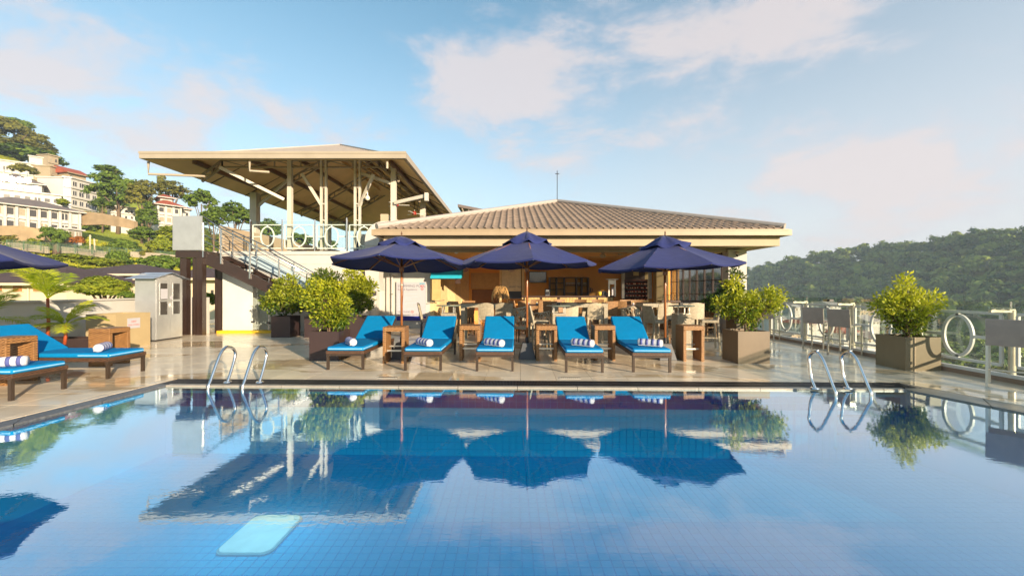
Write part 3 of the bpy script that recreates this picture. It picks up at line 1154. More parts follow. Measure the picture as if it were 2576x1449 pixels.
def truss(p, q, dep, name='truss'):
    p, q = Vector(p), Vector(q)
    g = G()
    g.bar(p, q, .06)
    lo = Vector((0, 0, -dep))
    g.bar(p + lo, q + lo, .06)
    n = max(2, int((q - p).length / .9))
    for i in range(n + 1):
        a = p.lerp(q, i / n)
        g.bar(a, a + lo, .04)
        if i < n:
            g.bar(a + lo if i % 2 else a, p.lerp(q, (i + 1) / n) + (Vector() if i % 2 else lo), .03)
    return ob(name, g, M('taupe_truss_steel', (.30, .24, .17), .5))


for y in (14.95, 18.4, 22.0, 25.7):
    f = min(1, (y - EY0) / (RY0 - EY0))
    xa, xb = EX0 + (RXc - EX0) * f, EX1 + (RXc - EX1) * f
    truss((EX0 + .6, y, EZ + .0), (xa, y, roofz(xa, y) - .2), .25)
    truss((EX1 - .6, y, EZ + .0), (xb, y, roofz(xb, y) - .2), .25)
    if xb - xa > .5:
        truss((xa, y, roofz(xa, y) - .2), (xb, y, roofz(xb, y) - .2), .25)
# braces
for a, b in (((-9.93, 13.95, 5.66), (-8.2, 14.8, 4.75)), ((-7.6, 14.9, 5.7), (-6.9, 14.95, 4.55)), ((-5.55, 14.95, 4.5), (-4.9, 14.6, 5.6)), ((-4.2, 14.9, 5.3), (-5.5, 15, 5.75)), ((-9.7, 18, 6.4), (-11.4, 18.4, 5.2))):
    ob('brace', G().bar(a, b, .08, .10), oldwhite)
# rain pipes / gutter brackets
for pts in (((-11.95, EY0 + .2, 5.7), (-11.95, EY0 + .2, 5.30), (-10.6, EY0 + .9, 5.42)),
            ((-8.55, EY0 + .1, 5.72), (-8.55, EY0 + .1, 5.38), (-8.15, EY0 + .5, 5.45)),
            ((-4.05, EY0 + .1, 5.72), (-4.05, EY0 + .1, 5.45))):
    ob('drain_pipe', G().tube(pts, .04, 8), fascia2)
ob('outrigger_arm', G().bar((-4.2, 14.8, 4.62), (-2.93, 14.4, 4.80), .10, .12), oldwhite)
ob('outrigger_tip', G().bx(-3.02, 14.3, 4.6, -2.9, 14.45, 4.88), oldwhite)
t = thing('globe_lamp', 'round white globe lamp fixed to a brace under the terrace canopy', 'lamp', (-5.15, 14.7, 4.78))
G().lathe([(0, -.09), (.06, -.07), (.09, 0), (.06, .07), (0, .09)], (0, 0, 0), 12).build('globe', M('lamp_globe', (.8, .75, .6), .3), t, smooth=True)
G().cyl((0, 0, .08), (0, 0, .2), .02, 8).build('stem', whitemetal, t)
for k, (x, y) in enumerate(((-4.9, 17.5), (-4.6, 19.5))):
    t = thing('ceiling_fan', '%s small red-hubbed ceiling fan hanging under the terrace canopy' % ('nearer' if k == 0 else 'farther'), 'fan', (x, y, 5.1))
    G().cyl((0, 0, .1), (0, 0, 1.0), .015, 6).build('rod', blackm, t)
    G().lathe([(0, -.06), (.09, -.05), (.11, .03), (.04, .12), (0, .13)], (0, 0, 0), 12).build('motor', M('red_motor', (.3, .03, .02), .4), t)
    for b in range(3):
        a = b * 2 * PI / 3 + .3
        G().bar((.1 * math.cos(a), .1 * math.sin(a), 0), (.55 * math.cos(a), .55 * math.sin(a), .02), .1, .012).build('blade', whitemetal, t)

# second canopy further behind
t = thing('far_canopy', 'narrow grey canopy roof with open truss behind the tiled bar roof', 'canopy', (-2, 30, 6.8))
rel(G().add([(-3.9, 30, 7.75), (.2, 30, 6.95), (.2, 34, 6.95), (-3.9, 34, 7.75), (-3.9, 30, 7.55), (.2, 30, 6.75), (.2, 34, 6.75), (-3.9, 34, 7.55)],
             [(0, 1, 2, 3), (7, 6, 5, 4), (0, 4, 5, 1), (1, 5, 6, 2), (2, 6, 7, 3), (3, 7, 4, 0)]), t).build('roof', greyroof, t)
g = G()
g.bar((-3.6, 30.1, 7.5), (-3.1, 30.1, 6.2), .08)
for i in range(5):
    x = -3.1 + i * .7
    g.bar((x, 30.1, 7.4 - i * .13), (x, 30.1, 6.3), .06)
    g.bar((x, 30.1, 6.5), (x + .7, 30.1, 7.3 - i * .13), .05)
rel(g, t).build('truss', M('taupe_truss_steel', (1, 1, 1)), t)
rel(G().bx(-3.2, 30.4, 0, .2, 33, 6.6), t).build('wall', cream, t)

# wedge parapet and bent air duct
t = thing('sloping_parapet', 'cream sloping parapet wedge rising beside the white bent air duct', 'wall', (-4.4, 15.2, 3))
rel(G().prism_y([(-4.78, 2.86), (-4.78, 4.26), (-4.52, 4.26), (-3.05, 3.45), (-3.05, 2.86)], 15.0, 15.25), t).build('wedge', cream, t)
t = thing('air_duct', 'bulky white bent air duct on the wall left of the pool rules sign', 'duct', (-4.9, 14.9, 2.5))


def rect_sweep(pts, w, d):
    """square duct following (y,z)-free path in x-z plane"""
    g = G()
    n = len(pts)
    vs, fs = [], []
    for i, p in enumerate(pts):
        p = Vector(p)
        tg = (Vector(pts[min(i + 1, n - 1)]) - Vector(pts[max(0, i - 1)])).normalized()
        nn = Vector((-tg.z, 0, tg.x))
        for a, b in ((-1, -1), (1, -1), (1, 1), (-1, 1)):
            vs.append(p + nn * (a * w / 2) + Vector((0, b * d / 2, 0)))
    for i in range(n - 1):
        for j in range(4):
            fs.append((i * 4 + j, i * 4 + (j + 1) % 4, i * 4 + 4 + (j + 1) % 4, i * 4 + 4 + j))
    fs += [(3, 2, 1, 0), tuple((n - 1) * 4 + j for j in range(4))]
    return g.add(vs, fs)


arc = [(-4.85 - .0 + .42 * 0, 15, 3.0)]
path = [(-4.92, 14.75, 2.245), (-4.92, 14.75, 3.25)]
for k in range(1, 7):
    a = R(k * 15)
    path.append((-4.92 + .42 * (1 - math.cos(a)), 14.75, 3.25 + .42 * math.sin(a)))
path += [(-4.1, 14.75, 3.67)]
rel(rect_sweep(path, .5, .5), t).build('bend', white, t, auto=True)
path = [(-4.92, 14.75, 2.72), (-4.92, 14.75, 2.1)]
rel(G().bx(-5.19, 14.48, 2.17, -4.65, 15.02, 2.24), t).build('flange', white, t)
rel(G().bx(-5.19, 14.48, 3.05, -4.65, 15.02, 3.12), t).build('flange', white, t)
g = G().prism_y([(-5.17, 2.17), (-5.15, 1.9), (-5.05, 1.65), (-4.9, 1.45), (-4.62, 1.45), (-4.68, 1.9), (-4.67, 2.17)], 14.5, 15.0)
rel(g, t).build('cowl', white, t)

# ------------------------------------------------------------ the bar pavilion
bar = thing('bar_pavilion', 'open-fronted poolside bar pavilion with a hipped taupe tile roof', 'building', (2.3, 14, 0))


def bb(name, g, mat, **k):
    return rel(g, bar).build(name, mat, bar, **k)


BX0, BX1, BY0, BZ = -4.14, 8.44, 12.62, 3.34
AX, AY, AZ = 2.2, 19.6, 5.62
back = 26.6
cc = [Vector((BX0, BY0, BZ)), Vector((BX1, BY0, BZ)), Vector((BX1, back, BZ)), Vector((BX0, back, BZ)), Vector((AX, AY, AZ))]
for i, nm in enumerate(('roof_front', 'roof_right', 'roof_back', 'roof_left')):
    bb(nm, slab([cc[i], cc[(i + 1) % 4], cc[4]], .08), M('taupe_roof_tile', (1, 1, 1)))
# tiles
sl = Vector((0, AY - BY0, AZ - BZ))
SL = sl.length
sl.normalize()
ang = math.atan2(AZ - BZ, AY - BY0)
tw, tl = .228, .42
tg = G()
prof = [(0, .018), (.03, .002), (.10, 0), (.19, .002), (.215, .045), (.25, .078), (.28, .045), (.305, .012)]
vs, fs = [], []
for k, (u, h) in enumerate(prof):
    u *= .77
    h *= .6
    vs += [(u, 0, h + .028), (u, tl + .03, h - .004), (u, 0, h)]
for k in range(len(prof) - 1):
    a, b2 = k * 3, k * 3 + 3
    fs += [(a, b2, b2 + 1, a + 1), (a + 2, b2 + 2, b2, a)]
tg.add(vs, fs)
tme = tg.mesh('roof_tile', True)
tme.materials.append(terracotta)
tl_list = []
rows = int(SL / tl)
for r_ in range(rows):
    s0 = r_ * tl
    f = s0 / SL
    xa = BX0 + (AX - BX0) * f
    xb = BX1 + (AX - BX1) * f
    i0 = math.ceil((xa - AX) / tw)
    i1 = math.floor((xb - AX) / tw)
    for i in range(i0, i1):
        x = AX + i * tw
        tl_list.append((r_, x, s0))
rest = G()
for k, (r_, x, s0) in enumerate(tl_list):
    p = Vector((x, BY0, BZ + .03)) + sl * s0
    mat = Matrix.Translation(p - bar.location) @ Matrix.Rotation(ang + .03 + rnd.uniform(-.008, .008), 4, 'X') @ Matrix.Rotation(rnd.uniform(-.006, .006), 4, 'Z')
    if k < 300:
        o = link('roof_tile', tme, None, bar)
        o.matrix_local = mat
    else:
        rest.add([mat @ Vector(q) for q in vs], fs)
o = rest.build('roof_tile_courses', terracotta, bar, smooth=True)
o['kind'] = 'stuff'
for a in (0, 1):
    bb('hip_ridge', G().tube([cc[a] + Vector((0, 0, .1)), cc[4] + Vector((0, 0, .1))], .10, 8), roofgrey)
# shed mid tile (slipped) and twig
bb('gutter', G().bx(BX0, BY0 - .12, 3.155, BX1 + .02, BY0 + .02, 3.335), fasciam)
bb('gutter_lip', G().bx(BX0 - .01, BY0 - .135, 3.30, BX1 + .03, BY0 - .121, 3.345), fasciam)
bb('gutter', G().bx(BX1 + .021, BY0 - .12, 3.155, BX1 + .14, back, 3.335), fasciam)
bb('gutter', G().bx(BX0 - .12, BY0 - .12, 3.155, BX0 - .001, back, 3.335), fasciam)
bb('fascia_beam', G().bx(-3.98, 12.80, 2.86, 8.40, 13.0, 3.152), cream)
bb('fascia_beam', G().bx(8.20, 13.001, 2.86, 8.40, 26, 3.152), cream)
bb('soffit', G().bx(-3.98, 13.001, 2.90, 8.199, 14.3, 2.94), cream)
bb('ceiling', G().bx(-3.3, 14.3, 2.88, 8.0, 20.1, 2.93), ceilm)
bb('lintel', G().bx(-3.2, 14.02, 2.78, 7.38, 14.16, 2.9), cream)
bb('pillar', G().bx(7.38, 13.9, 0, 8.0, 14.3, 2.86), white)
bb('sign_wall', G().bx(-5.72, 16.0, 0, -3.16, 16.25, 3.3), white)
bb('pilaster', G().bx(-5.68, 15.55, 0, -5.12, 16, 3.6), white)
bb('pilaster', G().bx(-4.84, 15.9, 0, -4.72, 16, 3.3), white)
bb('plinth', G().bx(-5.12, 15.93, 0, -3.2, 15.995, .16), M('grey_plinth', (.4, .4, .38), .5))
bb('upper_wall', G().bx(-5.0, 16.26, 2.86, -3.2, 17.2, 3.7), white)
g = G().prism([(-3.16, 16.0), (-3.0, 16.0), (-2.05, 20.0), (-2.3, 20.2)], 0, 2.9)
bb('left_inner_wall', g, M('warm_cream_wall', (.66, .50, .26), .8))
bb('back_wall', G().bx(-2.3, 20.0, 0, 8.2, 20.25, 2.95), interior)
bb('outer_back_wall', G().bx(-5.7, 20.3, 0, 8.2, 26, 3.1), white)
# door outlines on the diagonal wall
for (f0, f1) in ((.12, .32), (.55, .72)):
    a = Vector((-3.0, 16, 0)).lerp(Vector((-2.05, 20, 0)), f0)
    b2 = Vector((-3.0, 16, 0)).lerp(Vector((-2.05, 20, 0)), f1)
    n_ = Vector((.012, -.003, 0))
    d_ = bb('door', G().add([a + n_, b2 + n_, b2 + n_ + Vector((0, 0, 2.1)), a + n_ + Vector((0, 0, 2.1)), a - n_, b2 - n_, b2 - n_ + Vector((0, 0, 2.1)), a - n_ + Vector((0, 0, 2.1))],
                         [(0, 1, 2, 3), (7, 6, 5, 4), (0, 4, 5, 1), (2, 6, 7, 3), (1, 5, 6, 2), (0, 3, 7, 4)]), M('cream_door', (.56, .42, .22), .5))
# right wall with gridded window bands (x = 7.7)
bb('window_sill_wall', G().bx(7.66, 14.3, 0, 7.80, 20, .80), white)
ys = np.linspace(14.32, 19.75, 9)
zs = [.82, 1.32, 1.86, 2.36, 2.86]
for i in range(8):
    for j in range(4):
        bb('window_pane', G().bx(7.72, ys[i] + .02, zs[j] + .015, 7.728, ys[i + 1] - .02, zs[j + 1] - .015), winglass)
g_m = M('dark_window_bar', (.11, .06, .05), .5)
for i in range(9):
    bb('mullion', G().bx(7.69, ys[i] - .018, .80, 7.76, ys[i] + .018, 2.86), g_m)
for j in range(1, 4):
    bb('transom', G().bx(7.70, 14.31, zs[j] - .013, 7.75, 19.8, zs[j] + .013), g_m)
bb('inner_column', G().bx(6.95, 19.55, 0, 7.5, 20.0, 2.88), M('warm_cream_wall', (1, 1, 1)))
bb('window_slit', G().bx(6.62, 19.96, 1.05, 6.86, 19.995, 2.6), M('bright_window', (.6, .65, .7), .2))
bb('inner_column', G().bx(6.42, 19.7, 0, 6.6, 20.0, 2.88), M('warm_cream_wall', (1, 1, 1)))
bb('dark_cabinet', G().bx(5.36, 19.6, 1.99, 6.41, 19.99, 2.87), darkwood)  # solid dark cabinet above the wine rack
bb('vent_grille', G().bx(5.85, 19.56, 2.16, 6.1, 19.598, 2.38), M('warm_cream_wall', (1, 1, 1)))
bb('post', G().bx(5.2, 19.2, 1.08, 5.34, 19.35, 2.3), white)
# recess on the back wall
bb('tan_panel', G().bx(-1.95, 19.93, 1.53, -.58, 19.99, 2.3), M('tan_wall_panel', (.42, .27, .12), .7))
bb('dark_panel', G().bx(-1.9, 19.94, .5, -.58, 19.99, 1.5), M('dark_wall_panel', (.16, .07, .03), .7))
bb('inner_post', G().bx(-.53, 18.9, 0, -.43, 19.0, 2.88), M('warm_cream_wall', (1, 1, 1)))
bb('inner_post', G().bx(.5, 18.9, 0, .62, 19.0, 2.88), M('warm_cream_wall', (1, 1, 1)))
t = thing('antenna', 'thin dark antenna mast rising from the top of the tiled bar roof', 'antenna', (2.2, 19.5, 5.6))
G().cyl((0, 0, 0), (0, 0, 1.55), .018, 6).build('mast', blackm, t)
G().bx(-.1, -.02, 1.38, .1, .0, 1.41).build('cross_arm', blackm, t)
# ------------------------------------------------------------ things in the bar
def text(body, size, mat, parent, loc, rot=(R(90), 0, 0), align='LEFT', name='lettering', ext=.001):
    cu = bpy.data.curves.new(name, 'FONT')
    cu.body = body
    cu.size = size
    cu.align_x = align
    cu.extrude = ext
    cu.materials.append(mat)
    tmp = bpy.data.objects.new(name, cu)
    me = bpy.data.meshes.new_from_object(tmp)
    bpy.data.objects.remove(tmp)
    o = link(name, me, mat)
    o.parent = parent
    o.location = loc
    o.rotation_euler = rot
    return o


# pool rules sign
def P2(x, y, D):
    return ((x - 1497) / 1200 * D, D, 1.5 + (848 - y) / 1200 * D)


x0, _, z1 = P2(1161, 826, 15.9)
x1, _, z0 = P2(1247, 926, 15.9)
zb = P2(0, 939, 15.9)[2]
sg = thing('pool_rules_sign', 'tall white swimming pool rules sign with a deep blue band at its foot', 'sign', (x0, 15.93, z0))
sw, shh = x1 - x0, z1 - z0
G().bx(0, -.02, 0, sw, .05, shh).build('board', paperw, sg)
G().bx(0, -.021, zb - z0, sw, .049, -.002).build('blue_band', darkblue, sg)
G().bx(-.015, -.01, zb - z0, -.002, .05, shh + .01).build('frame_edge', alu, sg)
text('SWIMMING POOL', .135, inkm, sg, (.05, -.022, shh - .2))
text('Rules & Regulations', .095, inkm, sg, (.05, -.022, shh - .32))
g = G()
for i in range(13):
    z = shh - .46 - i * .058
    w = rnd.choice([.3, .45, .55, .62, .8, .38])
    x = .05
    while x < .05 + w:
        q = rnd.uniform(.02, .07)
        g.bx(x, -.0215, z, min(x + q, .05 + w), -.0205, z + .009)
        x += q + .012
g.build('small_print', M('pale_sign_ink', (.62, .55, .70), .6), sg)
text('NO DIVING', .095, inkm, sg, (.05, -.022, .135))
text('NO LIFEGUARD ON DUTY', .075, inkm, sg, (.05, -.022, .03))
G().bx(sw - .24, -.023, shh - .08, sw - .04, -.0205, shh - .04).build('notice_strip', inkb, sg)
text('NOTICE', .035, paperw, sg, (sw - .20, -.024, shh - .072))
for cx, cz, r in ((sw - .14, shh - .17, .05), (.62, .165, .045)):
    g = ring(0, 0, 0, r, r, .012, .003, 24, 'x')
    g.bar((-r * .7, 0, r * .7), (r * .7, 0, -r * .7), .003, .012, up=(0, 0, 1))
    g.v = [(a + cx, b - .0225, c_ + cz) for a, b, c_ in g.v]
    g.build('prohibition_mark', inkr, sg)
g = G()
for i in range(3):
    g.bx(sw - .22 + i * .02, -.0215, shh - .26 - i * .03, sw - .06 - i * .02, -.0205, shh - .247 - i * .03)
g.build('small_print', inkr, sg)
t = thing('wall_lamp', 'white oval bulkhead lamp on the wall above the pool rules sign', 'lamp', P2(1158, 800, 15.85))
G().lathe([(0, -.09), (.1, -.07), (.14, 0), (.1, .05), (0, .06)], (0, 0, 0), 14).build('shade', white, t, smooth=True)
G().bar((-.28, .02, .03), (-.1, 0, 0), .12).build('bracket', white, t)
t = thing('drain_downpipe', 'thin white downpipe on the wall left of the pool rules sign', 'pipe', (-4.62, 15.9, 0))
G().cyl((0, 0, 0), (0, 0, 3.1), .03, 8).build('pipe', white, t)
for z in (.6, 1.3, 2.2):
    G().bx(-.04, -.035, z, .04, .04, z + .03).build('clip', steel, t)

# awning over serving window
aw = thing('turquoise_awning', 'turquoise fabric awning over the serving window', 'awning', P2(1261, 812, 15.6))
wA = (1352 - 1261) / 1200 * 15.6
g = G().prism_x([(0, 0), (.0, .03), (.1, .22), (.35, .36), (.6, .38), (.6, 0)], 0, wA)
g.build('canopy', aqua, aw, bevel=.01)
G().bx(-.005, -.012, -.05, wA + .005, -.001, .03).build('valance', aqua, aw)
sh_ = thing('hanging_shutter', 'tan hanging shutter panel below the left end of the turquoise awning', 'shutter', P2(1263, 884, 15.7))
G().bx(.03, 0, .06, .36, .03, 1.0).build('panel', M('tan_card', (1, 1, 1)), sh_)
G().bar((.0, -.01, 1.0), (.02, .2, .0), .025).build('edge_bar', blackm, sh_)
G().bar((.0, -.02, 0), (.5, .1, .06), .02).build('stay', blackm, sh_)
sh2 = thing('hanging_shutter', 'short brown shutter panel below the right end of the turquoise awning', 'shutter', P2(1334, 831, 15.9))
G().bx(0, 0, 0, .2, .03, .26).build('panel', darkwood, sh2)
G().bx(0, -.012, .22, .2, -.001, .27).build('edge_bar', darkwood, sh2)

# menu board
mb = thing('menu_board', 'tall cream menu board with a black foot standing inside the bar', 'menu board', (-.42, 18.95, 0))
mk = 18.95 / 1200
bz0, bz1 = 1.5 - 27 * mk - 0, 1.5 + 63 * mk
bz0 = 1.5 + (848 - 875) * mk
bm_ = 1.5 + (848 - 853) * mk
G().bx(0, 0, bm_, .88, .04, bz1).build('board', M('cream_menu_board', (.66, .56, .36), .5), mb)
G().bx(0, -.002, bz0, .88, .042, bm_ - .002).build('black_foot', blackm, mb)
G().bx(-.05, -.01, bz0 - .04, -.002, .05, bz1 + .05).build('frame_post', darkwood, mb)
G().bx(.882, -.01, bz0 - .04, .93, .05, bz1 + .05).build('frame_post', darkwood, mb)
g = ring(.44, -.003, bz1 - .12, .13, .05, .015, .004, 28, 'x')
g.build('emblem', inkp, mb)
text("Deli", .09, inkp, mb, (.44, -.004, bz1 - .145), align='CENTER')
g = G()
for i in range(12):
    g.bx(.2, -.004, bz1 - .30 - i * .045, .2 + rnd.uniform(.15, .5), -.001, bz1 - .292 - i * .045)
g.build('menu_lines', M('faint_menu_ink', (.48, .38, .22), .6), mb)
text("BREAD TALK", .10, inkm, mb, (.34, -.004, bm_ + .17))
text("Menu", .05, inkm, mb, (.55, -.004, bm_ + .06))
mb['label'] = mb['label']

# arched emblems on walls
for (x, y, D, lab) in ((1663, 780, 19.9, 'dark oval emblem sign high on the orange back wall'), (1361, 791, 16.9, 'faint oval emblem sign on the cream wall right of the turquoise awning')):
    p = P2(x, y, D)
    t = thing('oval_sign', lab, 'sign', p)
    s_ = 1 if x > 1500 else .7
    ring(0, 0, 0, .17 * s_, .085 * s_, .025, .02, 28, 'x').build('oval', inkp if x < 1500 else darkwood, t)
    text('Deli', .11 * s_, inkp if x < 1500 else darkwood, t, (0, 0, -.04), align='CENTER', ext=.006)

tv = thing('wall_television', 'black flat television on the orange back wall', 'television', P2(1575, 812, 19.9))
G().bx(-.43, 0, -.27, .43, .06, .27).build('casing', blackm, tv, bevel=.01)
G().bx(-.40, -.004, -.24, .40, -.001, .245).build('screen', M('tv_screen', (.01, .012, .03), .08, spec=.8), tv)

# wall shelf unit
def zz(y, D=20):
    return 1.5 + (848 - y) / 1200 * D


su = thing('wall_shelf_unit', 'dark wood wall shelf unit with open compartments on the orange back wall', 'shelf', (1.85, 19.7, 1.18))
xs_ = [1.87, 2.2, 2.58, 3.16, 3.42, 3.73]
for i, x in enumerate(xs_):
    G().bx(x - 1.85 - .035, 0, 0, x - 1.85 + .035, .28, .9).build('upright', darkwood, su)
rows_ = {0: (.3, .6), 1: (.32, .62), 2: (.5, .12), 3: (.5,), 4: (.5, .12)}
for i in range(5):
    a, b = xs_[i] - 1.85 + .036, xs_[i + 1] - 1.85 - .036
    for z in (-.0, .88) + rows_[i]:
        G().bx(a, .002, z, b, .278, z + .035).build('shelf_board', darkwood, su)
gl_i = 0
for i, n in ((2, 6), (3, 3), (4, 3)):
    for k in range(n):
        a, b = xs_[i] + .07, xs_[i + 1] - .07
        x = a + (b - a) * (k + .5) / n
        zz0 = 1.18 + .536
        o = G().lathe([(0, 0), (.022, 0), (.02, .004), (.004, .01), (.004, .05), (.024, .075), (.026, .12), (0, .12)], (0, 0, 0), 8).build('wine_glass', M('glass_ware', (.6, .6, .55), .1, spec=.8), None, smooth=True)
        o.location = (x, 19.82, zz0)
        tag(o, 'small upturned drinking glass standing in the dark wall shelf unit', 'glass', 'drinking glasses in the wall shelf unit')

# bar counter
ct = thing('bar_counter', 'dark bar counter with a golden stone front inside the bar', 'counter', (.5, 17.8, 0))
G().bx(-.02, -.06, 1.16, 4.0, .5, 1.23).build('counter_top', darkwood, ct)
G().bx(.05, .02, 0, 3.95, .4, 1.158).build('body', darkwood, ct)
stone = M('golden_stone_cladding', (.52, .38, .16), .8, var=.3, scale=25, rand=.15)
sx = .3
for a, b in ((.1, .75), (.85, 1.5), (1.62, 2.42), (2.55, 3.2), (3.28, 3.92)):
    x = a
    while x < b - .02:
        w = min(rnd.uniform(.1, .16), b - x)
        for k, z in enumerate((.62, .76, .90, 1.03)):
            G().bx(x + .004, -.012 - rnd.uniform(0, .008), z + .003, x + w - .004, .019, z + .125).build('stone', stone, ct)
        x += w
# things on the counter
t = thing('coffee_machine', 'black coffee machine standing at the left end of the bar counter', 'coffee machine', P2(1603, 866, 17.9))
G().bx(-.1, -.1, 0, .1, .12, .30).build('body', blackm, t, bevel=.02)
G().bx(-.07, -.13, .18, .07, -.1, .26).build('head', steel, t)
G().bx(-.09, -.16, 0, .09, -.1, .03).build('drip_tray', steel, t)
t = thing('juicer', 'yellow-capped white jar lying beside the counter tower', 'jar', P2(1757, 866, 17.9))
G().lathe([(0, 0), (.06, 0), (.09, .06), (.09, .14), (.05, .19), (0, .19)], (0, 0, 0), 12).build('jar', M('yellow_jar', (.7, .55, .06), .3), t, smooth=True)
G().lathe([(0, .19), (.05, .19), (.04, .23), (0, .23)], (0, 0, 0), 12).build('lid', paperw, t)
t = thing('cream_machine', 'cream and black counter machine between the jar and the tower', 'machine', P2(1767, 866, 17.9))
G().bx(-.05, -.1, 0, .12, .1, .16).build('body', blackm, t)
G().cyl((-.06, -.0, .17), (.13, 0, .17), .03, 10).build('roller', paperw, t)
G().lathe([(0, 0), (.05, .02), (.06, .08), (0, .14)], (.16, -.05, 0), 10).build('bowl', paperw, t, smooth=True)
t = thing('drinks_tower', 'pale square metal tower standing at the right end of the bar counter', 'dispenser', P2(1792, 868, 17.7))
for x in (-.16, .1):
    G().bx(x, -.08, 0, x + .06, -.02, .72).build('leg', alu, t)
G().bx(-.22, -.14, .72, .26, .2, .75).build('top', whitemetal, t)
G().bx(-.14, -.06, .52, .14, .06, .70).build('head', alu, t)
G().bx(-.03, -.16, .04, .06, -.1, .40).build('card', paperw, t)
t = thing('desk_fan', 'small dark desk fan mounted on the wall right of the shelf unit', 'fan', P2(1730, 850, 19.8))
ring(0, 0, 0, .1, .1, .02, .05, 20, 'x').build('cage', blackm, t)
for b in range(4):
    a = b * PI / 2
    G().bar((0, 0, 0), (.09 * math.cos(a), 0, .09 * math.sin(a)), .05, .006).build('blade', blackm, t)
G().cyl((0, .05, -.12), (0, .05, 0), .015, 6).build('stem', whitemetal, t)

# wine rack + bottles
wr = thing('wine_rack', 'dark cabinet rack packed with red-capped wine bottles', 'wine rack', (5.36, 19.2, 1.0))
G().bx(0, .3, 0, 1.04, .45, .98).build('back_board', darkwood, wr)
for k in range(6):
    G().bx(0, 0, k * .185 - .012, 1.04, .298, k * .185 + .012).build('shelf_board', M('red_wood', (.20, .045, .02), .45), wr)
for x in (-.02, 1.042):
    G().bx(x - .018, -.002, -.02, x + .018, .3, .98).build('side_board', darkwood, wr)
G().bx(-.05, -.03, -.07, 1.1, .3, -.025).build('base_board', M('tan_card', (1, 1, 1)), wr)
bt = G().lathe([(0, 0), (.034, 0), (.036, .02), (.036, .19), (.014, .25), (.014, .31), (0, .31)], (0, 0, 0), 10)
bm0 = bt.mesh('wine_bottle', True)
bm0.materials.append(M('red_bottle', (.30, .045, .02), .2, rand=.4, spec=.8))
cap = G().lathe([(0, .295), (.017, .295), (.018, .345), (0, .345)], (0, 0, 0), 10).mesh('bottle_cap', True)
cap.materials.append(M('cream_foil', (.7, .52, .36), .3))
for r_ in range(5):
    for k in range(8):
        o = link('wine_bottle', bm0)
        o.location = (5.36 + .08 + k * .125, 19.42, 1.06 + r_ * .185)
        o.rotation_euler = (R(96), 0, R(rnd.uniform(-8, 8)))
        tag(o, 'dark red wine bottle lying neck outward in the wine rack', 'bottle', 'wine bottles lying in the rack')
        c2 = link('bottle_cap', cap, None, o)

# ceiling fans and spots
for k, (x, y, D, lab) in enumerate(((1766, 752, 14.8, 'white ceiling fan just right of the middle umbrella'), (1816, 744, 15.6, 'white ceiling fan with dark blades above the right umbrella'))):
    p = P2(x, y, D)
    t = thing('ceiling_fan', lab, 'fan', p)
    G().cyl((0, 0, .1), (0, 0, 2.88 - p[2]), .018, 8).build('rod', cream, t)
    G().lathe([(0, 2.80 - p[2]), (.06, 2.80 - p[2]), (.07, 2.87 - p[2]), (0, 2.87 - p[2])], (0, 0, 0), 10).build('canopy_cap', cream, t)
    G().lathe([(0, -.05), (.08, -.04), (.11, .02), (.07, .09), (0, .1)], (0, 0, 0), 14).build('motor', cream, t, smooth=True)
    for b in range(3):
        a = b * 2 * PI / 3 + .2 + k
        G().bar((.1 * math.cos(a), .1 * math.sin(a), 0), (.6 * math.cos(a), .6 * math.sin(a), .02), .11, .012).build('blade', cream, t)
t = thing('ceiling_spotlight', 'small white spotlight hanging under the eave left of the middle umbrella', 'spotlight', P2(1337, 738, 14.4))
G().lathe([(0, -.07), (.06, -.05), (.075, .02), (.04, .08), (0, .09)], (0, 0, 0), 12).build('lamp_head', whitemetal, t, smooth=True)
G().cyl((0, 0, .08), (0, 0, .18), .015, 6).build('stem', whitemetal, t)
t = thing('wall_camera', 'small white camera fixed high on the right pillar of the bar', 'camera', P2(2158, 744, 13.85))
G().bx(-.04, -.08, 0, .05, .04, .08).build('box', cream, t, bevel=.008)
G().cyl((0, -.06, -.09), (0, 0, -.03), .025, 8).build('lens', blackm, t)

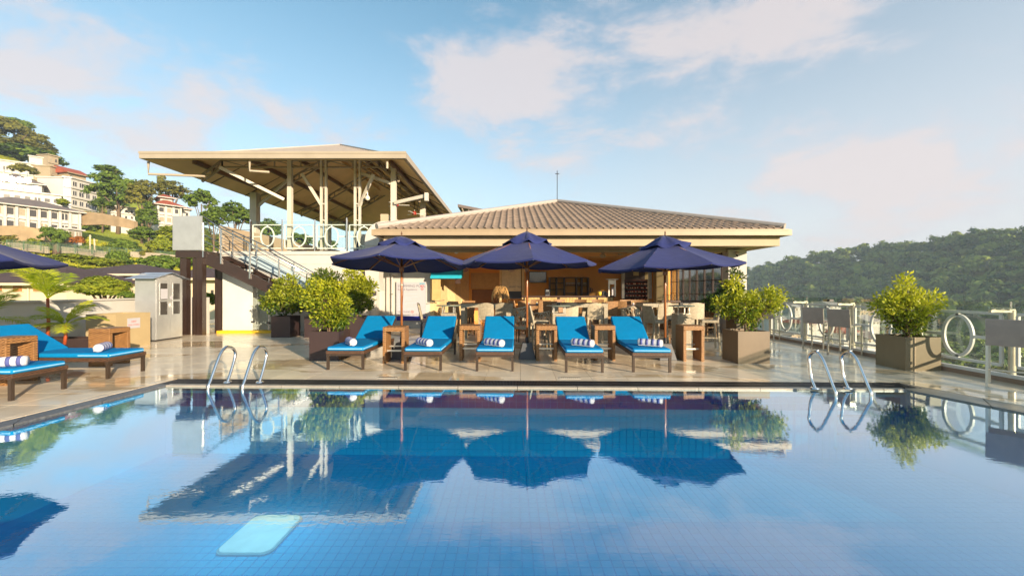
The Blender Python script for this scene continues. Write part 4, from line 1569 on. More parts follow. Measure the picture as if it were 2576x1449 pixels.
# ------------------------------------------------------------ loungers
def make_lounger():
    t = thing('sun_lounger', '-', 'sun lounger')
    Wd, L = .70, 2.20
    hx = 1.42                      # seat length before the hinge
    # local: foot at y=0, head towards +y
    g = G()
    G().bx(-Wd / 2, 0, .29, -Wd / 2 + .045, L - .2, .355).build('side_rail', wick_d, t)
    G().bx(Wd / 2 - .045, 0, .29, Wd / 2, L - .2, .355).build('side_rail', wick_d, t)
    G().bx(-Wd / 2 - .004, -.03, .30, Wd / 2 + .004, .022, .36).build('foot_rail', wick_d, t, bevel=.008)
    G().bx(-Wd / 2 + .003, -.018, .262, Wd / 2 - .003, .02, .298).build('foot_bar', legm, t)
    G().bx(-Wd / 2 + .046, L - .26, .29, Wd / 2 - .046, L - .2, .35).build('head_rail', wick_d, t)
    G().bx(-Wd / 2 + .046, .03, .325, Wd / 2 - .046, hx, .348).build('seat_deck', wick_d, t)
    for sx_ in (-1, 1):
        for y in (0.01, L - .26):
            x = sx_ * (Wd / 2 - .024)
            G().bx(x - .022, y - .02, 0, x + .022, y + .025, .289).build('leg', legm, t)
    a = R(31)
    by, bz = hx, .36
    bl = .86
    rot = Matrix.Translation((0, by, bz)) @ Matrix.Rotation(a, 4, 'X')
    G().bx(-Wd / 2 + .01, 0, -.03, Wd / 2 - .01, bl, 0, rot).build('back_frame', wick_d, t)
    G().bar((Wd / 2 - .1, by + .45, bz + .2), (Wd / 2 - .1, by + .66, .2), .025).build('back_strut', legm, t)
    G().bar((-Wd / 2 + .1, by + .45, bz + .2), (-Wd / 2 + .1, by + .66, .2), .025).build('back_strut', legm, t)
    # cushion: seat
    c_ = G().bx(-Wd / 2 + .01, -.01, .352, Wd / 2 - .01, hx + .02, .43).build('seat_cushion', cush, t, bevel=.028, seg=3, auto=True)
    # piping on three sides near the foot
    pp = []
    for x, y in ((-Wd / 2 + .008, .5), (-Wd / 2 + .012, .02), (-Wd / 2 + .04, -.012), (Wd / 2 - .04, -.012), (Wd / 2 - .012, .02), (Wd / 2 - .008, .5)):
        pp.append((x, y, .392))
    G().tube(pp, .010, 6).build('piping', pipingm, c_)
    rot2 = Matrix.Translation((0, by - .01, bz + .005)) @ Matrix.Rotation(a, 4, 'X')
    G().bx(-Wd / 2 + .01, 0, .004, Wd / 2 - .01, bl + .02, .078, rot2).build('back_cushion', cush, t, bevel=.028, seg=3, auto=True)
    return t


lg0 = make_lounger()
grp = 'blue cushioned sun loungers beside the pool'
LNG = [(-3.10, 7.66, 0, 'first sun lounger of the far row, beside the large planter with the bright shrub'),
       (-1.63, 7.57, 0, 'second sun lounger of the far row, under the right edge of the left umbrella'),
       (-.30, 7.53, -1, 'middle sun lounger of the far row, left of the middle umbrella base'),
       (1.325, 7.40, -1.2, 'fourth sun lounger of the far row, just right of the middle umbrella base'),
       (2.55, 7.42, -3.0, 'fifth sun lounger of the far row, in front of the right umbrella base'),
       (-6.76, 7.21, 90, 'left side sun lounger in front of the tan towel box'),
       (-6.74, 5.86, 90, 'nearest sun lounger, cut off by the left edge of the photo')]
for k, (x, y, a, lab) in enumerate(LNG):
    o = lg0 if k == 0 else dup(lg0, (0, 0, 0))
    o.location = (x, y, 0)
    o.rotation_euler = (0, 0, R(a))
    o['label'] = lab
    o['group'] = grp

# towels
def make_towel():
    t = thing('rolled_towel', '-', 'towel')
    L, r = .44, .068
    n = 20
    # body with slightly uneven profile, axis along local x
    g = G()
    pts = [(-L / 2 + L * i / 14, 0, r) for i in range(15)]
    rs = [r * (1 + .03 * math.sin(i * 2.1)) for i in range(15)]
    rs[0] = rs[-1] = r * .93
    g.tube(pts, rs, n)
    g.build('roll', towelw, t, smooth=True)
    for i in range(4):
        a = -L / 2 + .045 + i * .105
        G().tube([(a, 0, r), (a + .045, 0, r)], r * 1.05, n).build('stripe', towelb, t, smooth=True)
    sp = []
    for k in range(30):
        th_ = k * .5
        rr = .008 + k * .0019
        sp.append((L / 2 + .003, rr * math.cos(th_), r + rr * math.sin(th_)))
    G().tube(sp, .0035, 5).build('end_fold', towelw, t, smooth=True)
    G().bar((-L / 2 + .02, -r * .75, .02), (L / 2 - .02, -r * .75, .02), .02, .012).build('loose_edge', towelw, t)
    return t


tw0 = make_towel()
TW = [(-3.10, 7.93, -56, 'first lounger of the far row'), (-1.66, 7.83, -47, 'second lounger of the far row'), (-.32, 7.76, -41, 'middle lounger of the far row'),
      (1.35, 7.73, -38, 'fourth lounger of the far row'), (2.62, 7.72, -31, 'fifth lounger of the far row'),
      (-7.15, 7.18, -62, 'left side lounger, its round end facing the camera'), (-7.02, 5.68, 208, 'nearest lounger at the left edge of the photo')]
for k, (x, y, a, lab) in enumerate(TW):
    o = tw0 if k == 0 else dup(tw0, (0, 0, 0))
    o.location = (x, y, .431)
    o.rotation_euler = (0, 0, R(a))
    o['label'] = 'striped rolled towel on the ' + lab
    o['group'] = 'rolled towels on the loungers'

# wicker side tables (inverted U)
def make_side():
    t = thing('wicker_side_table', '-', 'side table')
    w, d, h, th_ = .44, .42, .74, .065
    G().bx(-w / 2, 0, h - .095, w / 2, d, h).build('table_top', wick_t, t, bevel=.012)
    for s_ in (-1, 1):
        x0_ = s_ * w / 2
        x1_ = s_ * (w / 2 - th_)
        G().bx(min(x0_, x1_), .002, 0, max(x0_, x1_), d - .002, h - .096).build('side_panel', wick_t, t, bevel=.008)
    G().bx(-w / 2 + th_, .10, .23, w / 2 - th_, .12, .262).build('cross_bar', alu, t)
    G().bx(-w / 2 + th_, d - .12, .30, w / 2 - th_, d - .10, .325).build('cross_bar', alu, t)
    return t


s0 = make_side()
SD = [(-2.38, 8.30, 2, 'tall honey wicker side table between the first and second sun loungers'),
      (-.87, 8.62, 0, 'honey wicker side table between the second and middle sun loungers'),
      (.75, 8.60, 0, 'honey wicker side table just right of the middle umbrella base'),
      (1.98, 8.62, 0, 'honey wicker side table between the fourth and fifth sun loungers'),
      (3.82, 8.55, 0, 'dark-sided wicker side table right of the fifth sun lounger'),
      (-7.8, 8.18, 90, 'wicker side table in front of the tan towel box'),
      (-7.87, 6.6, 90, 'wicker side table between the two left loungers at the left edge of the photo')]
for k, (x, y, a, lab) in enumerate(SD):
    o = s0 if k == 0 else dup(s0, (0, 0, 0))
    o.location = (x, y, 0)
    o.rotation_euler = (0, 0, R(a))
    o['label'] = lab
    o['group'] = 'wicker side tables between the loungers'

# ------------------------------------------------------------ umbrellas
def make_umb(name, lab, x, y, zr, za, rot, tilt=(0, 0), rad=1.53, base=True, sag=.05):
    t = thing('navy_umbrella', lab, 'umbrella', (x, y, 0), 0, 'navy blue market umbrellas around the pool')
    G().cyl((0, 0, .30), (0, 0, za - .02), .026, 14).build('pole', wood, t, smooth=True)
    if base:
        b_ = G().add([(-.19, -.19, 0), (.19, -.19, 0), (.19, .19, 0), (-.19, .19, 0), (-.10, -.10, .345), (.10, -.10, .345), (.10, .10, .345), (-.10, .10, .345)],
                     [(3, 2, 1, 0), (4, 5, 6, 7), (0, 1, 5, 4), (1, 2, 6, 5), (2, 3, 7, 6), (3, 0, 4, 7)]).build('base', M('slate_umbrella_base', (.06, .065, .075), .5, var=.1), t, bevel=.01)
        G().cyl((0, 0, .34), (0, 0, .46), .036, 12).build('base_sleeve', blackm, t)
    T = Matrix.Translation((0, 0, zr)) @ Euler((R(tilt[0]), R(tilt[1]), R(rot))).to_matrix().to_4x4()
    hh = za - zr
    nr_, ns = 6, 8
    vs, fs = [], []
    sub = 5
    m_ = ns * sub
    for i in range(nr_ + 1):
        f = .10 + .90 * i / nr_
        for j in range(m_):
            k_ = j // sub
            u = (j % sub) / sub
            a0, a1 = -PI / 2 + k_ * 2 * PI / ns, -PI / 2 + (k_ + 1) * 2 * PI / ns
            p0 = Vector((math.cos(a0), math.sin(a0), 0))
            p1 = Vector((math.cos(a1), math.sin(a1), 0))
            p = p0.lerp(p1, u)
            cs = 4 * u * (1 - u)
            inward = 1 - .035 * cs * f
            zf_ = hh * (1 - f) * (1 - .12 * math.sin(PI * f)) + rnd.uniform(-.004, .004)
            zf_ -= sag * cs * f * (.6 + .4 * f)
            vs.append(T @ Vector((p.x * rad * f * inward, p.y * rad * f * inward, zf_)))
    for i in range(nr_):
        for j in range(m_):
            fs.append((i * m_ + j, (i + 1) * m_ + j, (i + 1) * m_ + (j + 1) % m_, i * m_ + (j + 1) % m_))
    # hem
    o_ = len(vs)
    for j in range(m_):
        vs.append(vs[nr_ * m_ + j] + Vector((0, 0, -.035)))
    for j in range(m_):
        fs.append((nr_ * m_ + j, o_ + j, o_ + (j + 1) % m_, nr_ * m_ + (j + 1) % m_))
    g = G().add(vs, fs)
    cpy = g.build('canopy', navy, t, auto=9)
    sm = cpy.modifiers.new('solid', 'SOLIDIFY'); sm.thickness = .004
    # vent cap: lifted, wavy
    vs, fs = [], []
    for i in range(4):
        f = [.01, .12, .24, .36][i]
        for j in range(m_):
            k_ = j // sub
            u = (j % sub) / sub
            a0, a1 = -PI / 2 + k_ * 2 * PI / ns, -PI / 2 + (k_ + 1) * 2 * PI / ns
            p = Vector((math.cos(a0), math.sin(a0), 0)).lerp(Vector((math.cos(a1), math.sin(a1), 0)), u)
            cs = 4 * u * (1 - u)
            z_ = hh * (1 - f * .93) + .035 - [.0, .0, .02, .03][i] + [0, .01, .02, .035][i] * math.sin(j * .9 + i)
            z_ -= .05 * cs * (f / .36)
            vs.append(T @ Vector((p.x * rad * f, p.y * rad * f, z_)))
    for i in range(3):
        for j in range(m_):
            fs.append((i * m_ + j, (i + 1) * m_ + j, (i + 1) * m_ + (j + 1) % m_, i * m_ + (j + 1) % m_))
    v_ = G().add(vs, fs).build('vent_cap', navy, t, smooth=True)
    sm = v_.modifiers.new('solid', 'SOLIDIFY'); sm.thickness = .004
    hubz = -.18
    for k_ in range(ns):
        a0 = -PI / 2 + k_ * 2 * PI / ns
        e = T @ Vector((math.cos(a0) * rad * .985, math.sin(a0) * rad * .985, -.012))
        c0 = T @ Vector((0, 0, hh - .09))
        mid = T @ Vector((math.cos(a0) * rad * .5, math.sin(a0) * rad * .5, (hh - .05) * .5 - .06))
        rb = G().bar(c0, e, .022, .03).build('rib', wood, t)
        hub = Vector((math.cos(a0) * .04, math.sin(a0) * .04, zr + hubz + .1))
        G().bar(hub, mid, .018, .022).build('strut', wood, rb)
        if k_ in (0, 1, 7):
            G().cyl(e, e + Vector((0, -.01, -.03)), .012, 6).build('rib_tip', chrome, rb)
    G().cyl((0, 0, zr + hubz), (0, 0, zr + hubz + .14), .05, 12).build('hub', wood, t, smooth=True)
    G().lathe([(0, 0), (.02, 0), (.012, .03), (.02, .05), (.006, .09), (0, .1)], (0, 0, za + .03), 8).build('finial', M('brown_finial', (.12, .06, .03), .4), t)
    G().tube([(.05, -.03, zr + hubz), (.06, -.05, zr - .5), (.03, -.04, zr - .9)], .003, 4).build('cord', darkwood, t)
    return t


make_umb('l', 'left umbrella of the lounger row, in front of the pool rules sign', -2.39, 8.95, 2.07, 2.64, 0, (-3.4, 0))
make_umb('m', 'middle navy umbrella in front of the tiled bar roof', .35, 8.95, 2.07, 2.74, 2, (0, 0))
make_umb('r', 'right navy umbrella beside the planter with the wide yellow shrub', 3.33, 8.85, 1.99, 2.64, 10.5, (0, -2.4))
make_umb('e', 'navy umbrella at the left edge of the photo with only one canopy corner showing', -8.03, 5.35, 1.90, 2.55, 0, (0, 0))

# ------------------------------------------------------------ planters with shrubs
def leafcloud(name, pts, nrm, size, asp, mat, parent, tint, seed=1, droop=.2, four=True):
    r = np.random.RandomState(seed)
    n = len(pts)
    d = nrm + r.normal(0, .55, (n, 3))
    d[:, 2] += -droop + r.normal(0, .2, n)
    d /= np.linalg.norm(d, axis=1)[:, None] + 1e-9
    ref = r.normal(0, 1, (n, 3))
    s_ = np.cross(d, ref)
    s_ /= np.linalg.norm(s_, axis=1)[:, None] + 1e-9
    up = np.cross(s_, d)
    L = size * r.uniform(.7, 1.25, n)[:, None]
    w = L * asp
    v = np.empty((n, 6, 3), np.float32)
    v[:, 0] = pts
    v[:, 1] = pts + d * L * .45 + s_ * w * .5 + up * w * .12
    v[:, 2] = pts + d * L * .5
    v[:, 3] = pts + d * L * .45 - s_ * w * .5 + up * w * .12
    v[:, 4] = pts + d * L * 1.0 - up * L * .10
    v = v[:, :5]
    f = np.array([[0, 1, 4, 2], [0, 2, 4, 3]])
    vv = v.reshape(-1, 3)
    ff = (f[None] + np.arange(n)[:, None, None] * 5).reshape(-1, 4)
    me = npmesh(name, vv, ff)
    at = me.attributes.new('tint', 'FLOAT', 'FACE')
    at.data.foreach_set('value', np.repeat(np.clip(tint, 0, 1), 2).astype(np.float32))
    o = link(name, me, mat, parent)
    o['kind'] = 'stuff'
    return o


def npmesh(name, v, f):
    me = bpy.data.meshes.new(name)
    nv, nf, k = len(v), len(f), f.shape[1]
    me.vertices.add(nv)
    me.vertices.foreach_set('co', np.asarray(v, np.float32).ravel())
    me.loops.add(nf * k)
    me.loops.foreach_set('vertex_index', np.asarray(f, np.int32).ravel())
    me.polygons.add(nf)
    me.polygons.foreach_set('loop_start', np.arange(0, nf * k, k, dtype=np.int32))
    me.polygons.foreach_set('loop_total', np.full(nf, k, np.int32))
    me.update(calc_edges=True)
    return me


def shrub(x, y, z0, lobes, n, size, mat, lab, seed=1, stem_r=.018, yellow=.5):
    """lobes: (dx, dy, z, rx, rz) blobs relative to the stem"""
    r = np.random.RandomState(seed)
    t = thing('potted_shrub', lab, 'shrub', (x, y, z0))
    tot = sum(l[3] ** 2 * l[4] for l in lobes)
    P_, Nn, Ti = [], [], []
    ztop = max(l[2] + l[4] for l in lobes)
    zlow = min(l[2] - l[4] for l in lobes)
    tips = []
    for (dx, dy, dz, rx, rz) in lobes:
        k = int(n * rx * rx * rz / tot)
        ncl = max(5, k // 16)
        dirs = r.normal(0, 1, (ncl, 3))
        dirs /= np.linalg.norm(dirs, axis=1)[:, None]
        rad = r.uniform(.35, 1.0, ncl) ** .6
        cc_ = dirs * rad[:, None] * np.array([rx, rx * .85, rz]) + np.array([dx, dy, dz])
        bright = r.uniform(0, 1, ncl)
        for c_, b_, dr in zip(cc_, bright, dirs):
            m_ = 16
            q = r.normal(0, .048, (m_, 3)) + c_
            nn = (q - c_) / .06 + dr * .5 + np.array([0, 0, .45])
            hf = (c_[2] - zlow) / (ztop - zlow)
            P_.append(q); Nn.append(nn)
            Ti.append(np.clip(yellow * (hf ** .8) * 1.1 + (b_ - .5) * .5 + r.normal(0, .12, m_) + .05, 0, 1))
            if len(tips) < 200:
                tips.append(c_)
    P_, Nn, Ti = np.concatenate(P_), np.concatenate(Nn), np.concatenate(Ti)
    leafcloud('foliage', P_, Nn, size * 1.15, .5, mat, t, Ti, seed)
    # stems
    for k in range(5):
        a = k * 1.3 + seed
        tip = tips[int(r.randint(len(tips)))]
        ctrl = Vector((math.cos(a) * .03, math.sin(a) * .03, 0))
        mid = Vector(tip) * .45 + Vector((rnd.uniform(-.03, .03), 0, .05))
        G().tube([ctrl * .6, ctrl * 1.2 + Vector((0, 0, .1)), mid, Vector(tip)], [stem_r, stem_r * .8, stem_r * .5, .004], 6).build('stem', barkm, t, smooth=True)
    g = G()
    for tp in tips[::2]:
        tp = Vector(tp)
        g.tube([tp * .35 + Vector((0, 0, .06)), tp * .7 + Vector((rnd.uniform(-.03, .03), 0, .02)), tp], [.007, .005, .003], 4)
    g.build('twigs', barkm, t)['kind'] = 'stuff'
    return t


def planter(x0_, y0_, w, d, h, mat, lab, rz=0):
    t = thing('square_planter', lab, 'planter', (x0_, y0_, 0), rz, 'square planter boxes on the terrace')
    wl_ = .03
    G().bx(0, 0, 0, w, wl_, h).build('front_panel', mat, t)
    G().bx(0, d - wl_, 0, w, d, h).build('back_panel', mat, t)
    G().bx(0, wl_ + .001, 0, wl_, d - wl_ - .001, h).build('side_panel', mat, t)
    G().bx(w - wl_, wl_ + .001, 0, w, d - wl_ - .001, h).build('side_panel', mat, t)
    G().bx(wl_, wl_, .02, w - wl_, d - wl_, h - .045).build('soil', soil, t)
    return t


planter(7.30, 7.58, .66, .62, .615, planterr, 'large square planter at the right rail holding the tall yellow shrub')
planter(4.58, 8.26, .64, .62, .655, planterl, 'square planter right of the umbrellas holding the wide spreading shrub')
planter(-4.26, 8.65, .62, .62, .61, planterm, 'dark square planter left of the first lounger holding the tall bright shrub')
planter(-7.50, 12.8, .6, .62, .66, planterm, 'dark square planter farthest left in front of the metal stair')
planter(-6.46, 12.8, .6, .62, .66, planterm, 'dark square planter half hidden behind the tall bright shrub')
planter(-5.16, 12.7, .6, .62, .66, planterm, 'dark square planter behind the first lounger near the white wall')
planter(7.05, 12.8, .62, .62, .72, planterl, 'square planter standing before the right pillar of the bar')

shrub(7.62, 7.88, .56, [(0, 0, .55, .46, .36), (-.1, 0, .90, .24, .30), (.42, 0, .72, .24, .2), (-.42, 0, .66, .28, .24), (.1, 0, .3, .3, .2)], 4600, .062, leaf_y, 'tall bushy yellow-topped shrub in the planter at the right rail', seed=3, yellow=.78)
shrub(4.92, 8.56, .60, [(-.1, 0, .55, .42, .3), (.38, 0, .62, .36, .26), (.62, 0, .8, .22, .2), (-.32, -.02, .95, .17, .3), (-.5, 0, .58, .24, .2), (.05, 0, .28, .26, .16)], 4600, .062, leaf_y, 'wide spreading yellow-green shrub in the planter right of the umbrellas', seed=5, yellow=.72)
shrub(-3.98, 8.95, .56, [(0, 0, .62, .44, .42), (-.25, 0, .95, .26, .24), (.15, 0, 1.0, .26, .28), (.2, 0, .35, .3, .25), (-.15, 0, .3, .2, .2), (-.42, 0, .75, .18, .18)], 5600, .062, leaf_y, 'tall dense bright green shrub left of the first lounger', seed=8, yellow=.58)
shrub(-7.2, 13.1, .62, [(0, 0, .55, .55, .42), (.05, 0, 1.0, .38, .38), (-.42, 0, .42, .34, .26), (.3, 0, .6, .4, .4)], 5200, .085, leaf_m, 'dark bushy shrub in front of the metal stair', seed=11, yellow=.55)
shrub(-6.1, 13.1, .62, [(0, 0, .6, .5, .45), (.1, 0, 1.1, .4, .4), (.3, 0, .6, .4, .4)], 4200, .085, leaf_d, 'deep green shrub peeping out behind the tall bright shrub', seed=12, yellow=.6)
shrub(-4.9, 13.0, .62, [(.1, 0, .55, .4, .36), (.0, 0, .95, .38, .3), (-.1, 0, 1.25, .26, .3), (.35, 0, 1.0, .26, .2)], 4200, .085, leaf_m, 'tall shrub with pale top beside the white bent air duct', seed=13, yellow=.8)
shrub(7.0, 12.9, .66, [(-.2, 0, .45, .5, .34), (-.65, 0, .38, .34, .24), (0, 0, .85, .3, .3), (.1, 0, 1.25, .2, .26)], 4800, .085, leaf_d, 'dark green shrub in shade before the right pillar of the bar', seed=15, yellow=.25)

# ------------------------------------------------------------ palms in the left corner
def palm(x, y, z, n, L, zt_, lab, seed, upr=(.2, 1.2)):
    t = thing('golden_palm', lab, 'palm', (x, y, z), 0, 'golden palms behind the left loungers')
    rr = random.Random(seed)
    G().tube([(0, 0, 0), (.02, 0, zt_ * .5), (0, 0, zt_)], [.034, .03, .026], 8).build('trunk', M('red_palm_stem', (.36, .07, .02), .5, var=.3, scale=8), t, smooth=True)
    for k in range(n):
        a = 2 * PI * k / n + rr.uniform(-.3, .3)
        up_ = rr.uniform(*upr)
        ln = L * rr.uniform(.8, 1.1)
        pts = []
        p = Vector((0, 0, zt_))
        dr = Vector((math.cos(a) * math.cos(up_), math.sin(a) * math.cos(up_), math.sin(up_)))
        m_ = 14
        for i in range(m_ + 1):
            pts.append(p.copy())
            p = p + dr * ln / m_
            dr = (dr + Vector((math.cos(a) * .03, math.sin(a) * .03, -.075 if up_ < .8 else -.025))).normalized()
        g = G()
        g.tube(pts, [.012 * (1 - i / (m_ + 4)) for i in range(m_ + 1)], 5)
        nl = 26
        for i in range(nl):
            f = .12 + .88 * i / nl
            q = f * m_
            i0 = min(m_ - 1, int(q))
            b_ = pts[i0].lerp(pts[i0 + 1], q - i0)
            tg_ = (pts[i0 + 1] - pts[i0]).normalized()
            sd_ = tg_.cross(Vector((0, 0, 1))).normalized()
            ll = ln * .42 * math.sin(PI * min(1, f * .85 + .12)) + .05
            for s_ in (-1, 1):
                d2 = (sd_ * s_ * .8 + tg_ * .75 + Vector((0, 0, rr.uniform(.0, .3)))).normalized()
                mid = b_ + d2 * ll * .5
                e = b_ + d2 * ll + Vector((0, 0, -ll * .25))
                wv = tg_ * .013
                g.add([b_ - wv * .5, b_ + wv * .5, mid + wv, e, mid - wv], [(0, 1, 2, 4), (4, 2, 3)])
        me = g.mesh('frond')
        at = me.attributes.new('tint', 'FLOAT', 'FACE')
        v0 = rr.uniform(.25, .95)
        at.data.foreach_set('value', [min(1, max(0, v0 + rr.uniform(-.15, .15))) for _ in me.polygons])
        link('frond', me, palm_l, t)
    return t


palm(-10.35, 9.15, .3, 9, .92, 1.0, 'tall golden palm with red stem behind the left lounger', 4, (.7, 1.35))
palm(-9.75, 8.95, .3, 9, .68, .42, 'low clump of golden palm fronds at the foot of the red-stemmed palm', 5)
palm(-9.9, 7.6, .3, 9, .85, .55, 'golden palm at the left edge of the photo behind the nearest wicker table', 6)
t = planter(-10.9, 8.95, 1.9, .5, .42, planterm, 'long low dark planter under the golden palms')
t = planter(-10.9, 7.3, 1.5, .5, .42, planterm, 'low dark planter at the left edge under the single palm')

# ------------------------------------------------------------ silver cabinet, towel box
cb = thing('silver_cabinet', 'tall silver metal cabinet with a small gabled roof and glazed double doors', 'cabinet', (-10.25, 11.84, 0))
# local: x -0.6..0, y 0..0.93
G().bx(-.62, 0, .04, -.02, .93, 1.84).build('carcass', silver, cb)
G().bx(-.60, .03, 0, -.04, .90, .039).build('plinth', blackm, cb)
for s_ in (0, 1):
    y0_ = .01 + s_ * .458
    y1_ = y0_ + .452
    dfr = G().bx(-.019, y0_, .05, .012, y1_, 1.82).build('door', silver, cb)
    for (za_, zb_) in ((1.20, 1.68), (.76, 1.14)):
        pn = G().bx(.0125, y0_ + .10, za_, .016, y1_ - .10, zb_).build('pane', darkglass, dfr)
        fr_ = G()
        for q in ((y0_ + .085, za_ - .015, y0_ + .1, zb_ + .015), (y1_ - .1, za_ - .015, y1_ - .085, zb_ + .015)):
            fr_.bx(.0122, q[0], q[1], .022, q[2], q[3])
        fr_.bx(.0123, y0_ + .1, za_ - .016, .0215, y1_ - .1, za_ - .001)
        fr_.bx(.0123, y0_ + .1, zb_ + .001, .0215, y1_ - .1, zb_ + .016)
        fr_.build('pane_frame', silver, dfr)
    hy = y1_ - .03 if s_ == 0 else y0_ + .02
    G().bx(.013, hy, .98, .03, hy + .012, 1.10).build('handle', steel, dfr)
G().bx(.0165, .125, 1.22, .019, .365, 1.52).build('paper_notice', paperw, cb)
o = G().cyl((.0125, .50, 1.26), (.018, .50, 1.26), .055, 16).build('round_sticker', paperw, cb)
# gable: front triangle and overhanging corrugated sheets
G().prism_x([(-.0, 1.84), (.93, 1.84), (.465, 1.985)], -.6, -.02).build('gable', silver, cb)
for s_ in (-1, 1):
    a_ = Vector((0, .465, 2.01))
    e_ = Vector((0, .465 + s_ * .68, 1.80))
    for i in range(6):
        f0, f1 = i / 6, (i + 1) / 6 - .01
        p0, p1 = a_.lerp(e_, f0), a_.lerp(e_, f1)
        zoff = Vector((0, 0, .012 if i % 2 else 0))
        q = [p0 + zoff + Vector((.10, 0, 0)), p1 + zoff + Vector((.10, 0, 0)), p1 + zoff + Vector((-.72, 0, 0)), p0 + zoff + Vector((-.72, 0, 0))]
        slab(q, .006).build('roof_sheet', M('bluish_zinc_sheet', (.42, .47, .55), .35, .5), cb)

bx_ = thing('towel_box', 'large tan open box labelled for used pool towels', 'box', (-9.8, 10.16, 0))
tk = .03
G().bx(-.75, 0, 0, 0, tk, .885).build('front_panel', tan, bx_)
G().bx(-tk, tk + .001, 0, 0, .94, .885).build('side_panel', tan, bx_)
G().bx(-.75, .941, 0, 0, .97, .885).build('back_panel', tan, bx_)
G().bx(-.75, tk + .001, 0, -.72, .94, .885).build('side_panel', tan, bx_)
G().bx(-.72, tk, .02, -tk, .94, .05).build('bottom_panel', tan, bx_)
G().bx(.001, .30, .50, .005, .66, .76).build('label_card', paperw, bx_)
text('USED', .06, inkr, bx_, (.0056, .48, .655), (R(90), 0, R(90)), 'CENTER')
text('POOL TOWELS', .046, inkr, bx_, (.0056, .48, .57), (R(90), 0, R(90)), 'CENTER')

# ------------------------------------------------------------ pool ladders
def ladder(x0_, x1_, ypk, yf, yr, lab):
    t = thing('pool_ladder', lab, 'ladder', (x0_, yr, 0))
    for x in (0, x1_ - x0_):
        raw = [(yf, -.75), (yf, -.2), (yf, .02), (yf + .05, .12), (yf + .19, .38), (yf + .27, .50), (yf + .36, .565), (ypk, .575), (ypk + .11, .54), (ypk + .18, .46), (ypk + .17, .36), (yr + .08, .16), (yr + .01, .03), (yr, 0)]
        # catmull
        pts = []
        for i in range(len(raw) - 1):
            p0 = raw[max(0, i - 1)]; p1 = raw[i]; p2 = raw[i + 1]; p3 = raw[min(len(raw) - 1, i + 2)]
            for s_ in range(4):
                u = s_ / 4
                q = [.5 * (2 * p1[k] + (-p0[k] + p2[k]) * u + (2 * p0[k] - 5 * p1[k] + 4 * p2[k] - p3[k]) * u * u + (-p0[k] + 3 * p1[k] - 3 * p2[k] + p3[k]) * u ** 3) for k in (0, 1)]
                pts.append((x, q[0] - yr, q[1]))
        pts.append((x, raw[-1][0] - yr, raw[-1][1]))
        G().tube(pts, .0215, 14).build('rail_tube', chrome, t, smooth=True)
        G().lathe([(0, 0.003), (.062, .003), (.056, .018), (.03, .024), (0, .024)], (x, 0, 0), 20).build('foot_flange', chrome, t, auto=True)
    for z in (-.30, -.55):
        G().bx(.02, yf - yr - .04, z, x1_ - x0_ - .02, yf - yr + .04, z + .02).build('step', steel, t)
    return t


ladder(-4.58, -4.06, 6.62, 6.20, 6.62, 'left steel pool ladder in front of the stair reflection')
ladder(4.60, 5.10, 6.14, 5.80, 6.20, 'right steel pool ladder near the planter at the rail')

# ------------------------------------------------------------ aluminium rail stools on the right
def rail_stool():
    t = thing('rail_stool', '-', 'bar stool')
    w, d = .46, .44
    # local: back at y=0 (camera side), seat towards +y
    G().bx(-w / 2 + .02, .03, .655, w / 2 - .02, d, .685).build('seat', M('grey_sling_fabric', (.44, .36, .31), .8, bump=.5, bscale=300), t, bevel=.006)
    for s_ in (-1, 1):
        x = s_ * (w / 2 - .012)
        G().bar((x, .0 - .02, 0), (x, .02, .66), .028, .03).build('leg', alu, t)
        G().bar((x, .02, .66), (x, -.03, 1.04), .026, .026).build('back_post', alu, t)
        G().bar((x, d + .02, 0), (x, d - .01, .69), .028, .03).build('leg', alu, t)
        G().bar((x, .02, .675), (x, d, .675), .028, .03).build('seat_rail', alu, t)
    G().add([(-w / 2, -.005, .645), (w / 2, -.005, .645), (w / 2, -.048, 1.05), (-w / 2, -.048, 1.05), (-w / 2, .035, .645), (w / 2, .035, .645), (w / 2, -.01, 1.05), (-w / 2, -.01, 1.05)],
            [(0, 1, 2, 3), (7, 6, 5, 4), (0, 4, 5, 1), (3, 2, 6, 7), (1, 5, 6, 2), (0, 3, 7, 4)]).build('backrest', M('grey_sling_fabric', (1, 1, 1)), t, bevel=.006)
    G().bar((-w / 2 + .01, d + .0, .22), (w / 2 - .01, d + .0, .22), .022).build('foot_rest', alu, t)
    G().bar((-w / 2 + .01, 0, .28), (-w / 2 + .01, d, .22), .02).build('side_bar', alu, t)
    G().bar((w / 2 - .01, 0, .28), (w / 2 - .01, d, .22), .02).build('side_bar', alu, t)
    return t


rs0 = rail_stool()
# (back-left leg, back-right leg) -> centre and heading
RS = [((7.32, 6.32), (7.60, 5.95), 'grey-backed rail stool at the right edge of the photo, nearest the camera'),
      ((7.38, 9.54), (7.56, 9.12), 'grey rail stool right of its twin, close behind the right pool ladder'),
      ((7.48, 10.5), (7.72, 10.1), 'grey rail stool left of its twin, backing onto the first visible rail ring'),
      ((7.33, 12.2), (7.62, 11.85), 'farthest grey rail stool, partly behind the wide yellow shrub')]
for k, (a, b, lab) in enumerate(RS):
    o = rs0 if k == 0 else dup(rs0, (0, 0, 0))
    cx, cy = (a[0] + b[0]) / 2, (a[1] + b[1]) / 2
    o.location = (cx, cy, 0)
    o.rotation_euler = (0, 0, math.atan2(b[1] - a[1], b[0] - a[0]))
    o['label'] = lab
    o['group'] = 'grey bar stools along the right railing'

